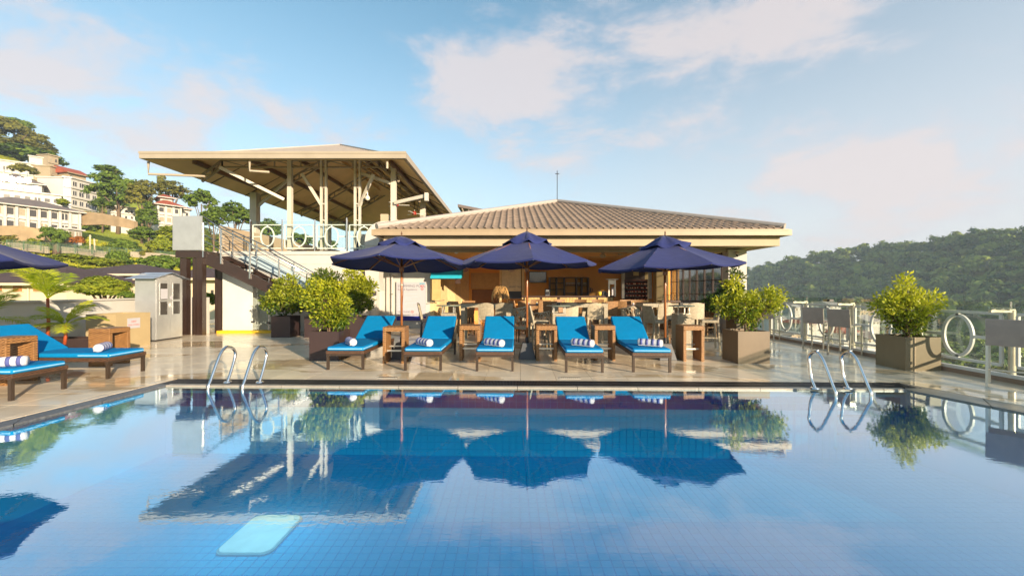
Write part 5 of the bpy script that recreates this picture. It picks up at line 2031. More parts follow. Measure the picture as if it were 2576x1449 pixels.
# ------------------------------------------------------------ bar chairs and tables in front of the bar
def bar_chair(mat, lab, seat=.74, top=1.14, w=.43, rounded=True, legs=None, seatmat=None, group='woven bar chairs in front of the bar', name='bar_chair', cat='bar chair'):
    t = thing(name, lab, cat, (0, 0, 0), 0, group)
    d = .42
    lm = legs or mat
    # local: backrest at y=0, chair faces +y
    G().bx(-w / 2, .02, seat - .07, w / 2, d, seat).build('seat', seatmat or mat, t, bevel=.015)
    vs, fs = [], []
    nx_, nz_ = 8, 6
    for s_ in (0, 1):
        for j in range(nz_ + 1):
            v = j / nz_
            for i in range(nx_ + 1):
                u = i / nx_ * 2 - 1
                ww = w / 2 * (1.0 if v > .25 else .92 + .32 * v)
                zt__ = seat - .06 + (top - seat + .06 - (.045 * u * u if rounded else 0)) * v
                yy = .04 - .10 * v + .035 * (u * u) + (-.035 if s_ == 0 else 0)
                vs.append((u * ww * (1 - (.06 * v ** 4 if rounded else 0)), yy, zt__))
    st_ = (nx_ + 1) * (nz_ + 1)
    for j in range(nz_):
        for i in range(nx_):
            a = j * (nx_ + 1) + i
            fs.append((a, a + 1, a + nx_ + 2, a + nx_ + 1))
            fs.append((st_ + a, st_ + a + nx_ + 1, st_ + a + nx_ + 2, st_ + a + 1))
    for i in range(nx_):
        a = nz_ * (nx_ + 1) + i
        fs.append((a, a + 1, st_ + a + 1, st_ + a)); fs.append((i + 1, i, st_ + i, st_ + i + 1))
    for j in range(nz_):
        a = j * (nx_ + 1)
        fs.append((a + nx_ + 1, a, st_ + a, st_ + a + nx_ + 1))
        a += nx_
        fs.append((a, a + nx_ + 1, st_ + a + nx_ + 1, st_ + a))
    G().add(vs, fs).build('backrest', mat, t, auto=True)
    for sx_ in (-1, 1):
        G().bar((sx_ * (w / 2 - .01), .0, 0), (sx_ * (w / 2 - .03), .035, seat - .07), .04).build('leg', lm, t)
        G().bar((sx_ * (w / 2 - .01), d + .02, 0), (sx_ * (w / 2 - .03), d - .03, seat - .07), .04).build('leg', lm, t)
        if seat > .6:
            G().bar((sx_ * (w / 2 - .02), .01, .30), (sx_ * (w / 2 - .02), d, .30), .022).build('side_bar', lm, t)
    if seat > .6:
        G().bar((-w / 2 + .02, d, .26), (w / 2 - .02, d, .26), .022).build('foot_rest', lm, t)
    return t


def place(o, px_, D, rz):
    o.location = ((px_ - 1497) / 1200 * D, D, 0)
    o.rotation_euler = (0, 0, R(rz))


BC = [(1424, 11.1, 2, wick_g, 'grey-shaded woven bar chair on the left of the left bar table'),
      (1474, 11.1, -2, wick_g, 'woven bar chair on the right of the left bar table'),
      (1672, 11.3, 3, wick_c, 'cream woven bar chair behind the middle round table'),
      (1744, 11.2, -3, wick_c, 'cream woven bar chair with rounded back at the right of the middle bar table'),
      (1950, 11.3, 0, wick_c, 'cream woven bar chair just left of the right umbrella pole'),
      (2038, 11.3, -4, wick_c, 'cream woven bar chair behind the right round table')]
protos = {}
for px_, D, a, mt_, lab in BC:
    if mt_.name not in protos:
        protos[mt_.name] = o = bar_chair(mt_, lab)
    else:
        o = dup(protos[mt_.name], (0, 0, 0), label=lab)
    place(o, px_, D, a)
# square-backed stools seen from the side
q0 = bar_chair(wick_g, 'square-backed bar stool left of the right umbrella pole, facing right', rounded=False, w=.40, top=1.10)
place(q0, 1900, 10.1, -72)
q1 = dup(q0, (0, 0, 0), label='square-backed bar stool right of the right round table, facing left'); place(q1, 2103, 10.3, 78)
q2 = dup(q0, (0, 0, 0), label='bar stool just right of the middle umbrella pole, facing right'); place(q2, 1553, 10.2, -80)
q3 = bar_chair(wick_g, 'dark-seated bar chair in front of the pool rules sign, facing right', seatmat=blackm, legs=M('charcoal_leg', (.05, .06, .07), .5), top=1.16)
place(q3, 1232, 10.6, -80)
q4 = dup(q0, (0, 0, 0), label='bar stool tucked between the middle bar table and the fifth lounger', ); place(q4, 1722, 12.6, 30)


def bar_table(px0, px1, D, lab, h=1.10):
    x0_, x1_ = (px0 - 1497) / 1200 * D, (px1 - 1497) / 1200 * D
    w = x1_ - x0_
    t = thing('bar_table', lab, 'bar table', (x0_, D, 0), 0, 'grey wicker bar tables in front of the bar')
    G().bx(0, 0, h - .12, w, .75, h - .012).build('apron', wick_g, t)
    G().bx(-.01, -.01, h - .0115, w + .01, .76, h).build('table_top', M('smoked_glass_top', (.09, .08, .07), .12, spec=.8), t)
    for x in (0, w - .11):
        for y in (0.0, .64):
            G().bx(x + .001, y + .001, 0, x + .109, y + .11, h - .121).build('leg', wick_g, t)
    return t


bar_table(1350, 1503, 11.9, 'grey wicker bar table left of the middle umbrella pole')
bar_table(1624, 1781, 12.0, 'grey wicker bar table behind the fourth lounger')
bar_table(1884, 2064, 12.0, 'grey wicker bar table behind the right umbrella pole')


def round_table(px_, D, lab, h=1.10):
    t = thing('round_bar_table', lab, 'round table', ((px_ - 1497) / 1200 * D, D, 0), 0, 'small round bar tables in front of the bar')
    G().lathe([(0, h - .025), (.31, h - .025), (.325, h - .012), (.31, h), (0, h)], (0, 0, 0), 28).build('table_top', M('green_glass_top', (.25, .30, .24), .08, spec=.9), t, auto=True)
    for sx_ in (-1, 1):
        for sy in (-1, 1):
            G().bx(sx_ * .14 - .012, sy * .14 - .012, h - .2, sx_ * .14 + .012, sy * .14 + .012, h - .026).build('top_stay', alu, t)
    G().bx(-.18, -.18, 0, .18, .18, h - .22).build('pedestal', wick_g, t, bevel=.01)
    G().bx(-.17, -.17, h - .219, .17, .17, h - .205).build('pedestal_cap', alu, t)
    b_ = thing('ash_pot', 'small black pot standing on ' + lab.replace('small ', 'the '), 'pot', (t.location.x - .01, t.location.y, h + .001))
    G().bx(-.045, -.045, 0, .045, .045, .07).build('pot', blackm, b_, bevel=.006)
    G().bx(-.035, -.035, .0705, .035, .035, .073).build('rim', steel, b_)
    return t


round_table(1315, 10.6, 'small round table left of the left bar table')
round_table(1637, 10.5, 'small round table in front of the cream woven chairs')
round_table(1996, 10.4, 'small round table just right of the right umbrella pole')

# low brown dining chairs further in
dk = bar_chair(wick_b, 'brown woven chair deep inside the bar', seat=.62, top=1.12, w=.46, rounded=False, group='brown woven chairs inside the bar', name='dining_chair', cat='chair')
DC = [(1530, 13.6, -120, 'orange-lit brown chair just right of the menu board'), (1595, 14.2, 20, 'pale orange chair under the television'),
      (1500, 14.5, -60, 'brown chair below the menu board'), (1572, 15.6, 170, 'brown chair below the wall television'),
      (1612, 13.2, -15, 'tall honey woven chair right of the middle umbrella pole'), (1640, 15.8, 200, 'brown chair before the left end of the shelf unit'),
      (1700, 15.5, 160, 'brown chair before the middle of the stone counter'), (1790, 13.2, 15, 'brown woven chair left of the lattice armchair'),
      (1816, 13.6, -20, 'brown woven chair behind the lattice armchair'), (1834, 15.2, 190, 'tan chair standing before the wine rack'),
      (1868, 15.0, 170, 'smaller tan chair right of the one before the wine rack'), (1330, 13.2, -40, 'round-backed brown chair behind the left round table'),
      (1372, 13.8, 30, 'round-backed brown chair behind the left bar table'), (2085, 13.2, 100, 'dark red chair under the gridded window'),
      (1752, 15.8, 175, 'brown chair before the right end of the stone counter')]
for k, (px_, D, a, lab) in enumerate(DC):
    o = dk if k == 0 else dup(dk, (0, 0, 0), label=lab)
    o['label'] = lab
    place(o, px_, D, a)
for k, (px_, D, lab) in enumerate(((1560, 14.6, 'dark square table among the chairs under the television'), (1660, 14.6, 'dark square table before the stone counter'), (1840, 14.3, 'dark square table before the wine rack'), (1350, 14.6, 'dark square table behind the left bar table'))):
    t = thing('dining_table', lab, 'table', ((px_ - 1497) / 1200 * D, D, 0), 0, 'dark square tables inside the bar')
    G().bx(-.4, -.4, .93, .4, .4, .97).build('table_top', darkwood, t, bevel=.006)
    for sx_ in (-1, 1):
        for sy in (-1, 1):
            G().bx(sx_ * .36 - .03, sy * .36 - .03, 0, sx_ * .36 + .03, sy * .36 + .03, .929).build('leg', darkwood, t)
    for q in range(2):
        c_ = thing('table_candle', ('left' if q == 0 else 'right') + ' pale cup on ' + lab.replace('dark', 'the dark'), 'cup', (t.location.x - .15 + q * .3, t.location.y - .1, .971))
        G().lathe([(0, 0), (.035, 0), (.04, .06), (.03, .07), (0, .07)], (0, 0, 0), 10).build('cup', paperw, c_)
        G().lathe([(0, .07), (.02, .07), (.015, .10), (0, .10)], (0, 0, 0), 8).build('candle', M('yellow_jar', (1, 1, 1)), c_)


# lattice armchairs
def lattice_chair(px_, D, rz, lab, s=1.0):
    t = thing('lattice_armchair', lab, 'armchair', ((px_ - 1497) / 1200 * D, D, 0), R(rz), 'open lattice armchairs')
    rr = random.Random(int(px_))
    w = .62
    fr = lambda u: (u * w / 2, .28 * (u * u) - .05, (1.06 - .16 * abs(u) - .08 * u) * s)
    top_ = [fr(-1 + .125 * i) for i in range(17)]
    bot_ = [(x, y, .38) for x, y, z in top_]
    G().tube(top_, .018, 6).build('top_rim', wick_c, t)
    G().tube(bot_, .015, 6).build('lower_rim', wick_c, t)
    g = G()
    for k in range(85):
        i, j = rr.randrange(17), rr.randrange(17)
        if abs(i - j) > 4:
            j = max(0, min(16, i + rr.choice([-3, -2, 2, 3])))
        a, b = Vector(top_[i]), Vector(bot_[i])
        c_, d_ = Vector(top_[j]), Vector(bot_[j])
        u, v = rr.random(), rr.random()
        if k % 3 == 0:
            u, v = 0, rr.random()
        g.bar(a.lerp(b, u), c_.lerp(d_, v), .011)
    o = g.build('lattice', wick_c, t)
    G().prism([(x, y) for x, y, z in top_], .36, .44).build('seat', wick_c, t)
    for x, y in ((-.24, .2), (.24, .2), (-.2, 0), (.2, 0)):
        G().cyl((x, y, 0), (x, y, .36), .018, 6).build('leg', blackm, t)
    return t


lattice_chair(1855, 11.9, -8, 'open lattice armchair behind the fifth lounger', .95)
lattice_chair(1540, 11.7, 10, 'grey lattice armchair left of the honey woven chair', .95)
lattice_chair(1606, 12.2, 20, 'dark lattice armchair behind the middle round table', .8)

# woven basket dome
bd = thing('wicker_dome', 'woven wicker dome cover standing behind the left bar table', 'basket', ((1466 - 1497) / 1200 * 13.6, 13.6, 1.05))
rr = random.Random(3)
g = G()
for k in range(110):
    a = rr.uniform(0, 2 * PI)
    da = rr.uniform(-1.4, 1.4)
    t0_, t1_ = rr.uniform(0, .5), rr.uniform(.6, 1)
    pts = []
    for i in range(7):
        v = t0_ + (t1_ - t0_) * i / 6
        r_ = .30 * math.cos(v * 1.35) ** .8 * 1.02
        pts.append((r_ * math.cos(a + da * i / 6), r_ * math.sin(a + da * i / 6), .56 * math.sin(v * PI / 2)))
    g.tube(pts, .006, 4)
g.build('woven_strands', M('cane_strand', (.42, .24, .08), .6, var=.3), bd)['kind'] = 'stuff'
ring(0, 0, 0, .30, .30, .03, .03, 30, 'x').add([], []).build('rim_hoop', wick_b, bd).rotation_euler = (R(90), 0, 0)
ring(0, 0, .57, .05, .03, .012, .012, 16, 'x').build('loop_handle', darkwood, bd)
G().cyl((0, 0, -.12), (0, 0, .0), .22, 16).build('tray', darkwood, bd)
t = thing('dome_stand', 'dark table carrying the wicker dome', 'table', ((1466 - 1497) / 1200 * 13.6, 13.6, 0))
G().bx(-.4, -.4, .89, .4, .4, .928).build('table_top', darkwood, t)
for sx_ in (-1, 1):
    for sy in (-1, 1):
        G().bx(sx_ * .36 - .03, sy * .36 - .03, 0, sx_ * .36 + .03, sy * .36 + .03, .889).build('leg', darkwood, t)

# buffet with glass jars under the gridded window
bf = thing('window_counter', 'dark counter along the gridded window', 'counter', (5.6, 15.2, 0))
G().bx(0, 0, 1.03, 2.0, .5, 1.09).build('counter_top', darkwood, bf)
for x in (.1, .95, 1.8):
    G().bx(x, .05, 0, x + .08, .45, 1.029).build('support', darkwood, bf)
for k in range(8):
    o = G().lathe([(0, 0), (.05, 0), (.055, .1), (.03, .15), (.035, .22), (0, .22)], (0, 0, 0), 10).build('glass_jar', clear, None, smooth=True)
    o.location = (5.72 + .22 * k, 15.35, 1.091)
    tag(o, 'clear glass jar in the row on the dark counter under the gridded window', 'jar', 'glass jars on the window counter')
for o in [o for o in bpy.data.objects if o.name.startswith('potted_shrub') and o.location.y < 9 and o.location.x > 0]:
    o.scale = (.92, .92, .97)
# ------------------------------------------------------------ the land around
def hL(x, y):
    """left hillside"""
    if y < 20:
        y = 20
    fy = y / 180 if y < 160 else max(0.1, .889 - (y - 160) * .014)
    h = .41 * (-x - 50) * fy
    if h > 0:
        h = h * (1 + .04 * math.sin(x * .11 + y * .07))
    return max(h, -38)


CREST = [(700, -100, 66), (437, 350, 44), (400, 480, 36), (360, 640, 24), (300, 900, 6), (200, 1300, -6)]


def hR(x, y):
    best = -60
    for (x0, y0, z0), (x1, y1, z1) in zip(CREST, CREST[1:]):
        dx, dy = x1 - x0, y1 - y0
        t = max(0, min(1, ((x - x0) * dx + (y - y0) * dy) / (dx * dx + dy * dy)))
        d = math.hypot(x - x0 - t * dx, y - y0 - t * dy)
        z = z0 + (z1 - z0) * t
        side = (x - x0) * dy - (y - y0) * dx
        best = max(best, z - (.50 if side < 0 else .32) * d + 5 * math.sin(x * .03) * math.sin(y * .021))
    return best


def H(x, y):
    v = -32 + 2.5 * math.sin(x * .021) * math.cos(y * .017)
    near = -8 - max(0, math.hypot(x, y) - 25) * .16
    v = max(v, near, hR(x, y))
    if x < 40:
        v = max(v, hL(x, y))
    return v


gx = np.concatenate([np.arange(-460, -20, 6.0), np.arange(-20, 200, 12.0), np.arange(200, 900, 16.0)])
gy = np.concatenate([np.arange(-300, 20, 40.0), np.arange(20, 260, 6.0), np.arange(260, 1500, 24.0)])
vs = [(x, y, H(x, y) + rnd.uniform(-.25, .25)) for y in gy for x in gx]
nx_ = len(gx)
fs = [(j * nx_ + i, j * nx_ + i + 1, (j + 1) * nx_ + i + 1, (j + 1) * nx_ + i) for j in range(len(gy) - 1) for i in range(nx_ - 1)]


def grassmat():
    m, nt, N, Lk, b = nodes('hill_grass')
    ge = N.new('ShaderNodeNewGeometry')
    n1 = N.new('ShaderNodeTexNoise'); n1.inputs['Scale'].default_value = .09; n1.inputs['Detail'].default_value = 10; n1.inputs['Roughness'].default_value = .7
    Lk.new(ge.outputs['Position'], n1.inputs['Vector'])
    cr = N.new('ShaderNodeValToRGB')
    e = cr.color_ramp.elements
    e[0].position = .33; e[0].color = (.18, .24, .014, 1)
    e[1].position = .66; e[1].color = (.46, .42, .03, 1)
    k = cr.color_ramp.elements.new(.5); k.color = (.30, .35, .02, 1)
    Lk.new(n1.outputs['Fac'], cr.inputs[0])
    Lk.new(cr.outputs[0], b.inputs['Base Color'])
    b.inputs['Roughness'].default_value = .9
    n2 = N.new('ShaderNodeTexNoise'); n2.inputs['Scale'].default_value = 1.2; n2.inputs['Detail'].default_value = 6
    Lk.new(ge.outputs['Position'], n2.inputs['Vector'])
    bp = N.new('ShaderNodeBump'); bp.inputs['Strength'].default_value = .9; bp.inputs['Distance'].default_value = .8
    Lk.new(n2.outputs['Fac'], bp.inputs['Height']); Lk.new(bp.outputs[0], b.inputs['Normal'])
    return m


struct(G().add(vs, fs).build('terrain', grassmat(), smooth=True))
struct(G().add([(-5000, -5000, -42), (5000, -5000, -42), (5000, 5000, -42), (-5000, 5000, -42)], [(0, 1, 2, 3)]).build('ground', M('far_ground', (.07, .10, .03), .9, scale=.01)))


def at(x, y, D):
    return Vector(((x - 1497) / 1200 * D, D, 1.5 + (848 - y) / 1200 * D))


# ---- foliage crowns
def crown_mesh(name, lobes, n, leaf, seed, mat, shell=.75):
    r = np.random.RandomState(seed)
    P_, N_, T_ = [], [], []
    tot = sum(l[3] * l[3] for l in lobes)
    for (dx, dy, dz, rx, rz) in lobes:
        k = int(n * rx * rx / tot / 24) + 2
        d = r.normal(0, 1, (k, 3)); d /= np.linalg.norm(d, axis=1)[:, None]
        d[:, 2] = np.where(d[:, 2] < -.55, -d[:, 2], d[:, 2])
        rad = r.uniform(shell, 1.05, k)
        c_ = d * rad[:, None] * np.array([rx, rx, rz]) + np.array([dx, dy, dz])
        b_ = r.uniform(.1, .9, k)
        cr_ = leaf * 2.6
        q = r.normal(0, 1, (k, 24, 3)); q /= np.linalg.norm(q, axis=2)[:, :, None]
        q *= r.uniform(.3, 1.0, (k, 24, 1)) * cr_
        q[:, :, 2] *= .6
        P_.append((c_[:, None] + q).reshape(-1, 3))
        N_.append((q / cr_ + d[:, None] * .6 + np.array([0, 0, .5])).reshape(-1, 3))
        T_.append((b_[:, None] * .55 + .2 + q[:, :, 2] / cr_ * .25 + r.normal(0, .12, (k, 24))).ravel())
    P_, N_, T_ = np.concatenate(P_), np.concatenate(N_), np.concatenate(T_)
    nq = len(P_)
    d = N_ + r.normal(0, .45, N_.shape); d /= np.linalg.norm(d, axis=1)[:, None]
    a = np.cross(d, r.normal(0, 1, (nq, 3))); a /= np.linalg.norm(a, axis=1)[:, None]
    b2 = np.cross(d, a)
    s_ = leaf * r.uniform(.6, 1.3, nq)[:, None]
    v = np.stack([P_ + a * s_, P_ + b2 * s_ * .6, P_ - a * s_, P_ - b2 * s_ * .6], 1).reshape(-1, 3)
    f = np.arange(nq * 4).reshape(-1, 4)
    me = npmesh(name, v, f)
    at_ = me.attributes.new('tint', 'FLOAT', 'FACE')
    at_.data.foreach_set('value', np.clip(T_, 0, 1).astype(np.float32))
    me.materials.append(mat)
    return me


SH = {
    'round': [(0, 0, .0, .62, .55), (.35, .1, .1, .45, .4), (-.38, 0, .05, .45, .42), (.05, .2, .38, .42, .35), (-.1, -.3, -.1, .45, .35), (.2, -.25, .2, .35, .3)],
    'spread': [(0, 0, .25, .55, .22), (.55, .1, .12, .42, .17), (-.55, 0, .15, .42, .18), (.1, .3, .45, .4, .16), (-.25, -.2, .38, .35, .15), (.35, -.2, -.05, .3, .13), (-.4, .1, -.12, .28, .12)],
    'tall': [(0, 0, -.35, .5, .4), (.1, 0, .0, .5, .42), (-.12, .05, .35, .42, .38), (.03, 0, .68, .28, .3), (.25, 0, -.2, .35, .3)],
    'bush': [(0, 0, 0, .6, .42), (.45, 0, -.08, .42, .32), (-.45, .1, -.05, .45, .34), (.1, .2, .2, .4, .28)],
}
CM = {}


def crown(shape, mat, v=0, n=2600, leaf=.075):
    k = (shape, mat.name, v, n)
    if k not in CM:
        CM[k] = crown_mesh('crown', SH[shape], n, leaf, 10 + v * 7 + len(CM), mat)
    return CM[k]


def tree(name, lab, x, ytop, ybot, D, wpx, shape, mat, v=0, group=None, trunk=None, cat='tree', n=2600, leaf=.075):
    """crown filling ytop..ybot (pixels) at depth D, standing on the ground there"""
    p = at(x, (ytop + ybot) / 2, D)
    w = wpx / 1200 * D
    hgt = (ybot - ytop) / 1200 * D
    gz = min(H(p.x, p.y), p.z - hgt * .4)
    t = thing(name, lab, cat, (p.x, p.y, gz), 0, group)
    zs_ = {'round': .95, 'spread': .62, 'tall': .98, 'bush': .5}[shape]
    c_ = link('crown', crown(shape, mat, v, n, leaf), None, t)
    c_.location = (0, 0, p.z - gz)
    c_.scale = (w / 1.9, w / 1.9, hgt / 2 / zs_)
    c_.rotation_euler = (0, 0, rnd.uniform(0, 6))
    c_['kind'] = 'stuff'
    hh = p.z - gz
    r_ = trunk or max(.15, w * .028)
    if shape != 'bush':
        tk_ = G()
        tk_.tube([(0, 0, -1), (r_ * .6, 0, hh * .5), (0, 0, hh)], [r_ * 1.3, r_, r_ * .5], 7)
        tk_.build('trunk', barkm, t, smooth=True)
        for k in range(4):
            a = k * 1.7 + v
            G().tube([(0, 0, hh * .6), (math.cos(a) * w * .16, math.sin(a) * w * .16, hh * .9), (math.cos(a) * w * .32, math.sin(a) * w * .3, hh * 1.0 + hgt * .1)], [r_ * .5, r_ * .35, r_ * .12], 5).build('limb', barkm, t, smooth=True)
    return t


A_, B_, C_ = tree_a, tree_b, tree_c
TR = 'trees on the left hillside'
tree('hill_tree', 'huge dark tree topping the hill at the left edge of the photo', 25, 345, 470, 172, 170, 'spread', B_, 0, TR, n=5000, leaf=.05)
tree('hill_tree', 'airy flat-topped tree leaning right of the huge hilltop tree', 58, 352, 395, 176, 70, 'spread', A_, 1, TR)
tree('hill_tree', 'low broad tree mass above the white terraces at the upper left', 95, 405, 470, 165, 150, 'round', B_, 1, TR, n=5000, leaf=.05)
tree('hill_tree', 'small olive tree between the upper white house and the lantern house', 68, 482, 512, 125, 60, 'bush', B_, 2, TR)
tree('hill_tree', 'small dark tree beside the beige hilltop box', 152, 440, 468, 160, 24, 'round', A_, 2, TR)
tree('hill_tree', 'layered flat-topped tree with open crown left of the large green tree', 318, 486, 520, 128, 80, 'spread', A_, 0, TR)
tree('hill_tree', 'large dark green spreading tree in the middle of the hill', 345, 515, 630, 118, 150, 'spread', A_, 2, TR, n=6000, leaf=.05)
tree('hill_tree', 'olive tall tree with brown trunk right of the large spreading tree', 415, 512, 640, 116, 100, 'round', B_, 3, TR, n=5000, leaf=.05)
tree('hill_tree', 'dense rounded conical tree below the olive tall tree', 434, 590, 672, 104, 84, 'tall', A_, 3, TR, n=5000, leaf=.05)
tree('hill_tree', 'bushy tree at the foot of the large spreading tree', 300, 580, 620, 115, 70, 'round', A_, 1, TR)
tree('hill_tree', 'wide olive tree on the skyline behind the red roofed white house', 505, 522, 605, 130, 115, 'round', B_, 0, TR, n=5000, leaf=.05)
tree('hill_tree', 'narrow palm-like tree top poking above the wide olive tree', 470, 514, 560, 135, 30, 'spread', B_, 1, TR)
tree('hill_tree', 'fresh green layered tree just left of the first canopy column', 590, 560, 635, 100, 90, 'spread', A_, 1, TR, n=4000, leaf=.06)
tree('hill_tree', 'large fresh green tree touching the first canopy column', 690, 582, 690, 92, 125, 'round', A_, 0, TR, n=6000, leaf=.05)
tree('hill_tree', 'dense green tree behind the top of the metal stair', 625, 600, 690, 88, 90, 'round', A_, 3, TR, n=4000, leaf=.06)
tree('hill_tree', 'dark green tree seen between the first and second canopy columns', 785, 632, 720, 95, 95, 'round', A_, 2, TR, n=4000, leaf=.06)
tree('hill_tree', 'green tree seen through the second ring of the terrace railing', 880, 674, 740, 95, 85, 'round', A_, 1, TR, n=4000, leaf=.06)
tree('hill_tree', 'green tree seen through the third ring of the terrace railing', 960, 690, 750, 98, 70, 'round', A_, 0, TR)
tree('hill_tree', 'small umbrella-shaped tree with pale trunk below the columned hotel', 162, 668, 735, 82, 78, 'spread', A_, 3, TR, trunk=.55, n=4000, leaf=.06)
tree('flowering_bush', 'orange flowering bush beside the small columned annex', 227, 692, 716, 82, 40, 'bush', tree_o, 0, None, cat='bush')
tree('round_tree', 'large round yellow-green tree beyond the low parapet wall', 305, 796, 900, 24, 165, 'round', C_, 1, None, n=12000, leaf=.05)
tree('round_tree', 'smaller green tree right of the large round yellow-green tree', 375, 845, 900, 23, 60, 'round', A_, 1, None, n=4000, leaf=.06)
tree('garden_bush', 'green bush seen past the silver cabinet behind the stair posts', 600, 858, 900, 19, 80, 'bush', C_, 2, None, cat='bush')
for k, (x, y0, y1, D, w, m_, lab) in enumerate((
        (505, 660, 720, 90, 120, C_, 'bright green bush mass left of the silver stair screen'), (470, 700, 745, 84, 90, C_, 'bright bush below the conical tree'),
        (360, 700, 735, 82, 70, A_, 'dark green bush in the middle of the grassy slope'), (415, 665, 705, 92, 90, A_, 'green bush just under the conical tree'),
        (350, 735, 790, 68, 90, A_, 'green bush between the two pale boundary walls'), (470, 745, 800, 66, 110, A_, 'dark green bush above the right brown roof'),
        (560, 730, 790, 62, 90, A_, 'dark green bush between the stair posts'), (40, 690, 725, 84, 110, B_, 'olive bush in the hotel garden at the left edge'),
        (110, 700, 728, 84, 60, C_, 'yellowish bush in the hotel garden'), (15, 770, 800, 60, 60, A_, 'green bush under the navy umbrella corner at the left edge'),
        (440, 730, 755, 74, 50, B_, 'reddish olive bush by the right pale boundary wall'), (30, 668, 690, 88, 40, B_, 'trimmed hedge before the hotel base'),
        (250, 620, 640, 108, 60, C_, 'yellow green bush above the tan retaining wall'), (185, 582, 605, 104, 40, C_, 'yellow-green tree top between the hotel roof and white block'),
        (110, 530, 560, 120, 80, B_, 'olive bush right of the lantern house'),
        (-20, 400, 470, 163, 200, B_, 'broad olive thicket on the hilltop at the left edge'), (75, 430, 476, 160, 170, A_, 'dark thicket above the terraced building'),
        (220, 745, 775, 70, 140, C_, 'bright low bush under the small pale-trunked tree'), (300, 755, 785, 64, 120, C_, 'bright low bush above the wide brown roof'))):
    tree('hill_bush', lab, x, y0, y1, D, w, 'bush', m_, k % 3, 'bushes on the left hillside', cat='bush')


# ---- houses on the hill
def house(lab, xa, Da, xb, Db, yt, yb, floors, bays, wallm_, roof='flat', roofm=None, rh=0, ov=.6, depth=9, win=(.5, .5), wm=None, cols=False, group='houses on the left hillside', band=True, name='hillside_house', cat='house'):
    """facade from pixel column xa at depth Da to xb at Db; yt, yb heights at xa"""
    a, b = at(xa, yt, Da), at(xb, yt, Db)
    zt_, zb_ = a.z, at(xa, yb, Da).z
    L = math.hypot(b.x - a.x, b.y - a.y)
    rz = math.atan2(b.y - a.y, b.x - a.x)
    gz = min(H(a.x, a.y), H(b.x, b.y), zb_) - 1
    t = thing(name, lab, cat, (a.x, a.y, gz), rz, group)
    h0, h1 = zb_ - gz, zt_ - gz
    G().bx(0, .0, 0, L, depth, h1).build('wall', wallm_, t)
    fh = (h1 - h0) / floors
    bw = L / bays
    for f in range(floors):
        z = h0 + f * fh
        if band:
            G().bx(-.15, -.45, z - .14, L + .15, -.001, z + .1).build('floor_band', wallm_, t)
        for k in range(bays):
            if rnd.random() < .06:
                continue
            cx = (k + .5) * bw
            ww, wh = bw * win[0] / 2 * rnd.uniform(.8, 1.1), fh * win[1]
            z0_ = z + fh * .24
            fr = G()
            fr.bx(cx - ww - .09, -.07, z0_ - .09, cx + ww + .09, -.002, z0_ + wh + .09)
            w_ = fr.build('window', wallm_, t)
            G().bx(cx - ww, -.085, z0_, cx + ww, -.071, z0_ + wh).build('pane', wm or (darkglass if rnd.random() < .8 else litglass), w_)
            if ww > .5:
                G().bx(cx - .04, -.10, z0_, cx + .04, -.086, z0_ + wh).build('mullion', whitemetal, w_)
        if cols:
            for k in range(bays + 1):
                G().bx(k * bw - .22, -.5, z + .1, k * bw + .22, -.1, z + fh - .14).build('column', wallm_, t)
    if roof == 'flat':
        G().bx(-.3, -.5, h1 + .001, L + .3, depth + .2, h1 + .35).build('roof', roofm or wallm_, t)
    else:
        o_ = ov
        x0_, x1_, y0_, y1_ = -o_, L + o_, -o_ - .3, depth + o_
        rr_ = min((y1_ - y0_) / 2, (x1_ - x0_) / 2 * .98)
        ym = (y0_ + y1_) / 2
        if roof == 'gable':
            vs_ = [(x0_, y0_, h1), (x1_, y0_, h1), (x1_, y1_, h1), (x0_, y1_, h1), (x0_, ym, h1 + rh), (x1_, ym, h1 + rh)]
        else:
            vs_ = [(x0_, y0_, h1), (x1_, y0_, h1), (x1_, y1_, h1), (x0_, y1_, h1), (x0_ + rr_, ym, h1 + rh), (x1_ - rr_, ym, h1 + rh)]
        G().add(vs_, [(0, 1, 5, 4), (1, 2, 5), (2, 3, 4, 5), (3, 0, 4), (3, 2, 1, 0)]).build('roof', roofm, t)
        G().bx(x0_ - .02, y0_ - .06, h1 - .22, x1_ + .02, y0_ + .1, h1 - .003).build('eave', wallm_, t)
    return t


house('two-storey white hotel with columned galleries and a dark hipped roof', -60, 84, 232, 97, 588, 668, 2, 9, hillwhite, 'hip', greyroof, 2.3, .9, 10, (.62, .52), None, True)
house('small white columned annex at the right foot of the columned hotel', 198, 88, 240, 91, 672, 700, 1, 2, hillwhite, 'flat', None, 0, .4, 5, (.7, .6))
house('white house with a row of bright round lanterns under a grey roof', -50, 106, 122, 113, 522, 560, 1, 5, hillwhite, 'hip', greyroof, 3, .9, 10, (.6, .6))
house('long low white building under the lantern house', -60, 100, 180, 110, 548, 610, 2, 8, hillwhite, 'flat', None, 0, .6, 9, (.6, .35))
house('long white terraced building high on the hill at the upper left', -60, 132, 146, 142, 462, 530, 2, 7, hillwhite, 'flat', None, 0, .6, 9, (.5, .3))
house('white block with blank parapet above the long terraced building', 85, 150, 134, 153, 458, 490, 1, 2, hillwhite, 'flat', None, 0, .6, 6, (.4, .2))
house('small beige box house perched on the hilltop', 141, 152, 171, 155, 454, 476, 1, 2, hillcream, 'flat', None, 0, .4, 5, (.4, .4))
house('beige three-storey block with small windows below the hilltop box', 147, 140, 206, 147, 488, 560, 3, 4, hillcream, 'flat', None, 0, .5, 8, (.42, .42))
house('beige house with a red clay gable roof on the skyline', 200, 142, 252, 147, 506, 545, 2, 3, hillcream, 'gable', redpaint, 2.6, 1.0, 9, (.5, .4))
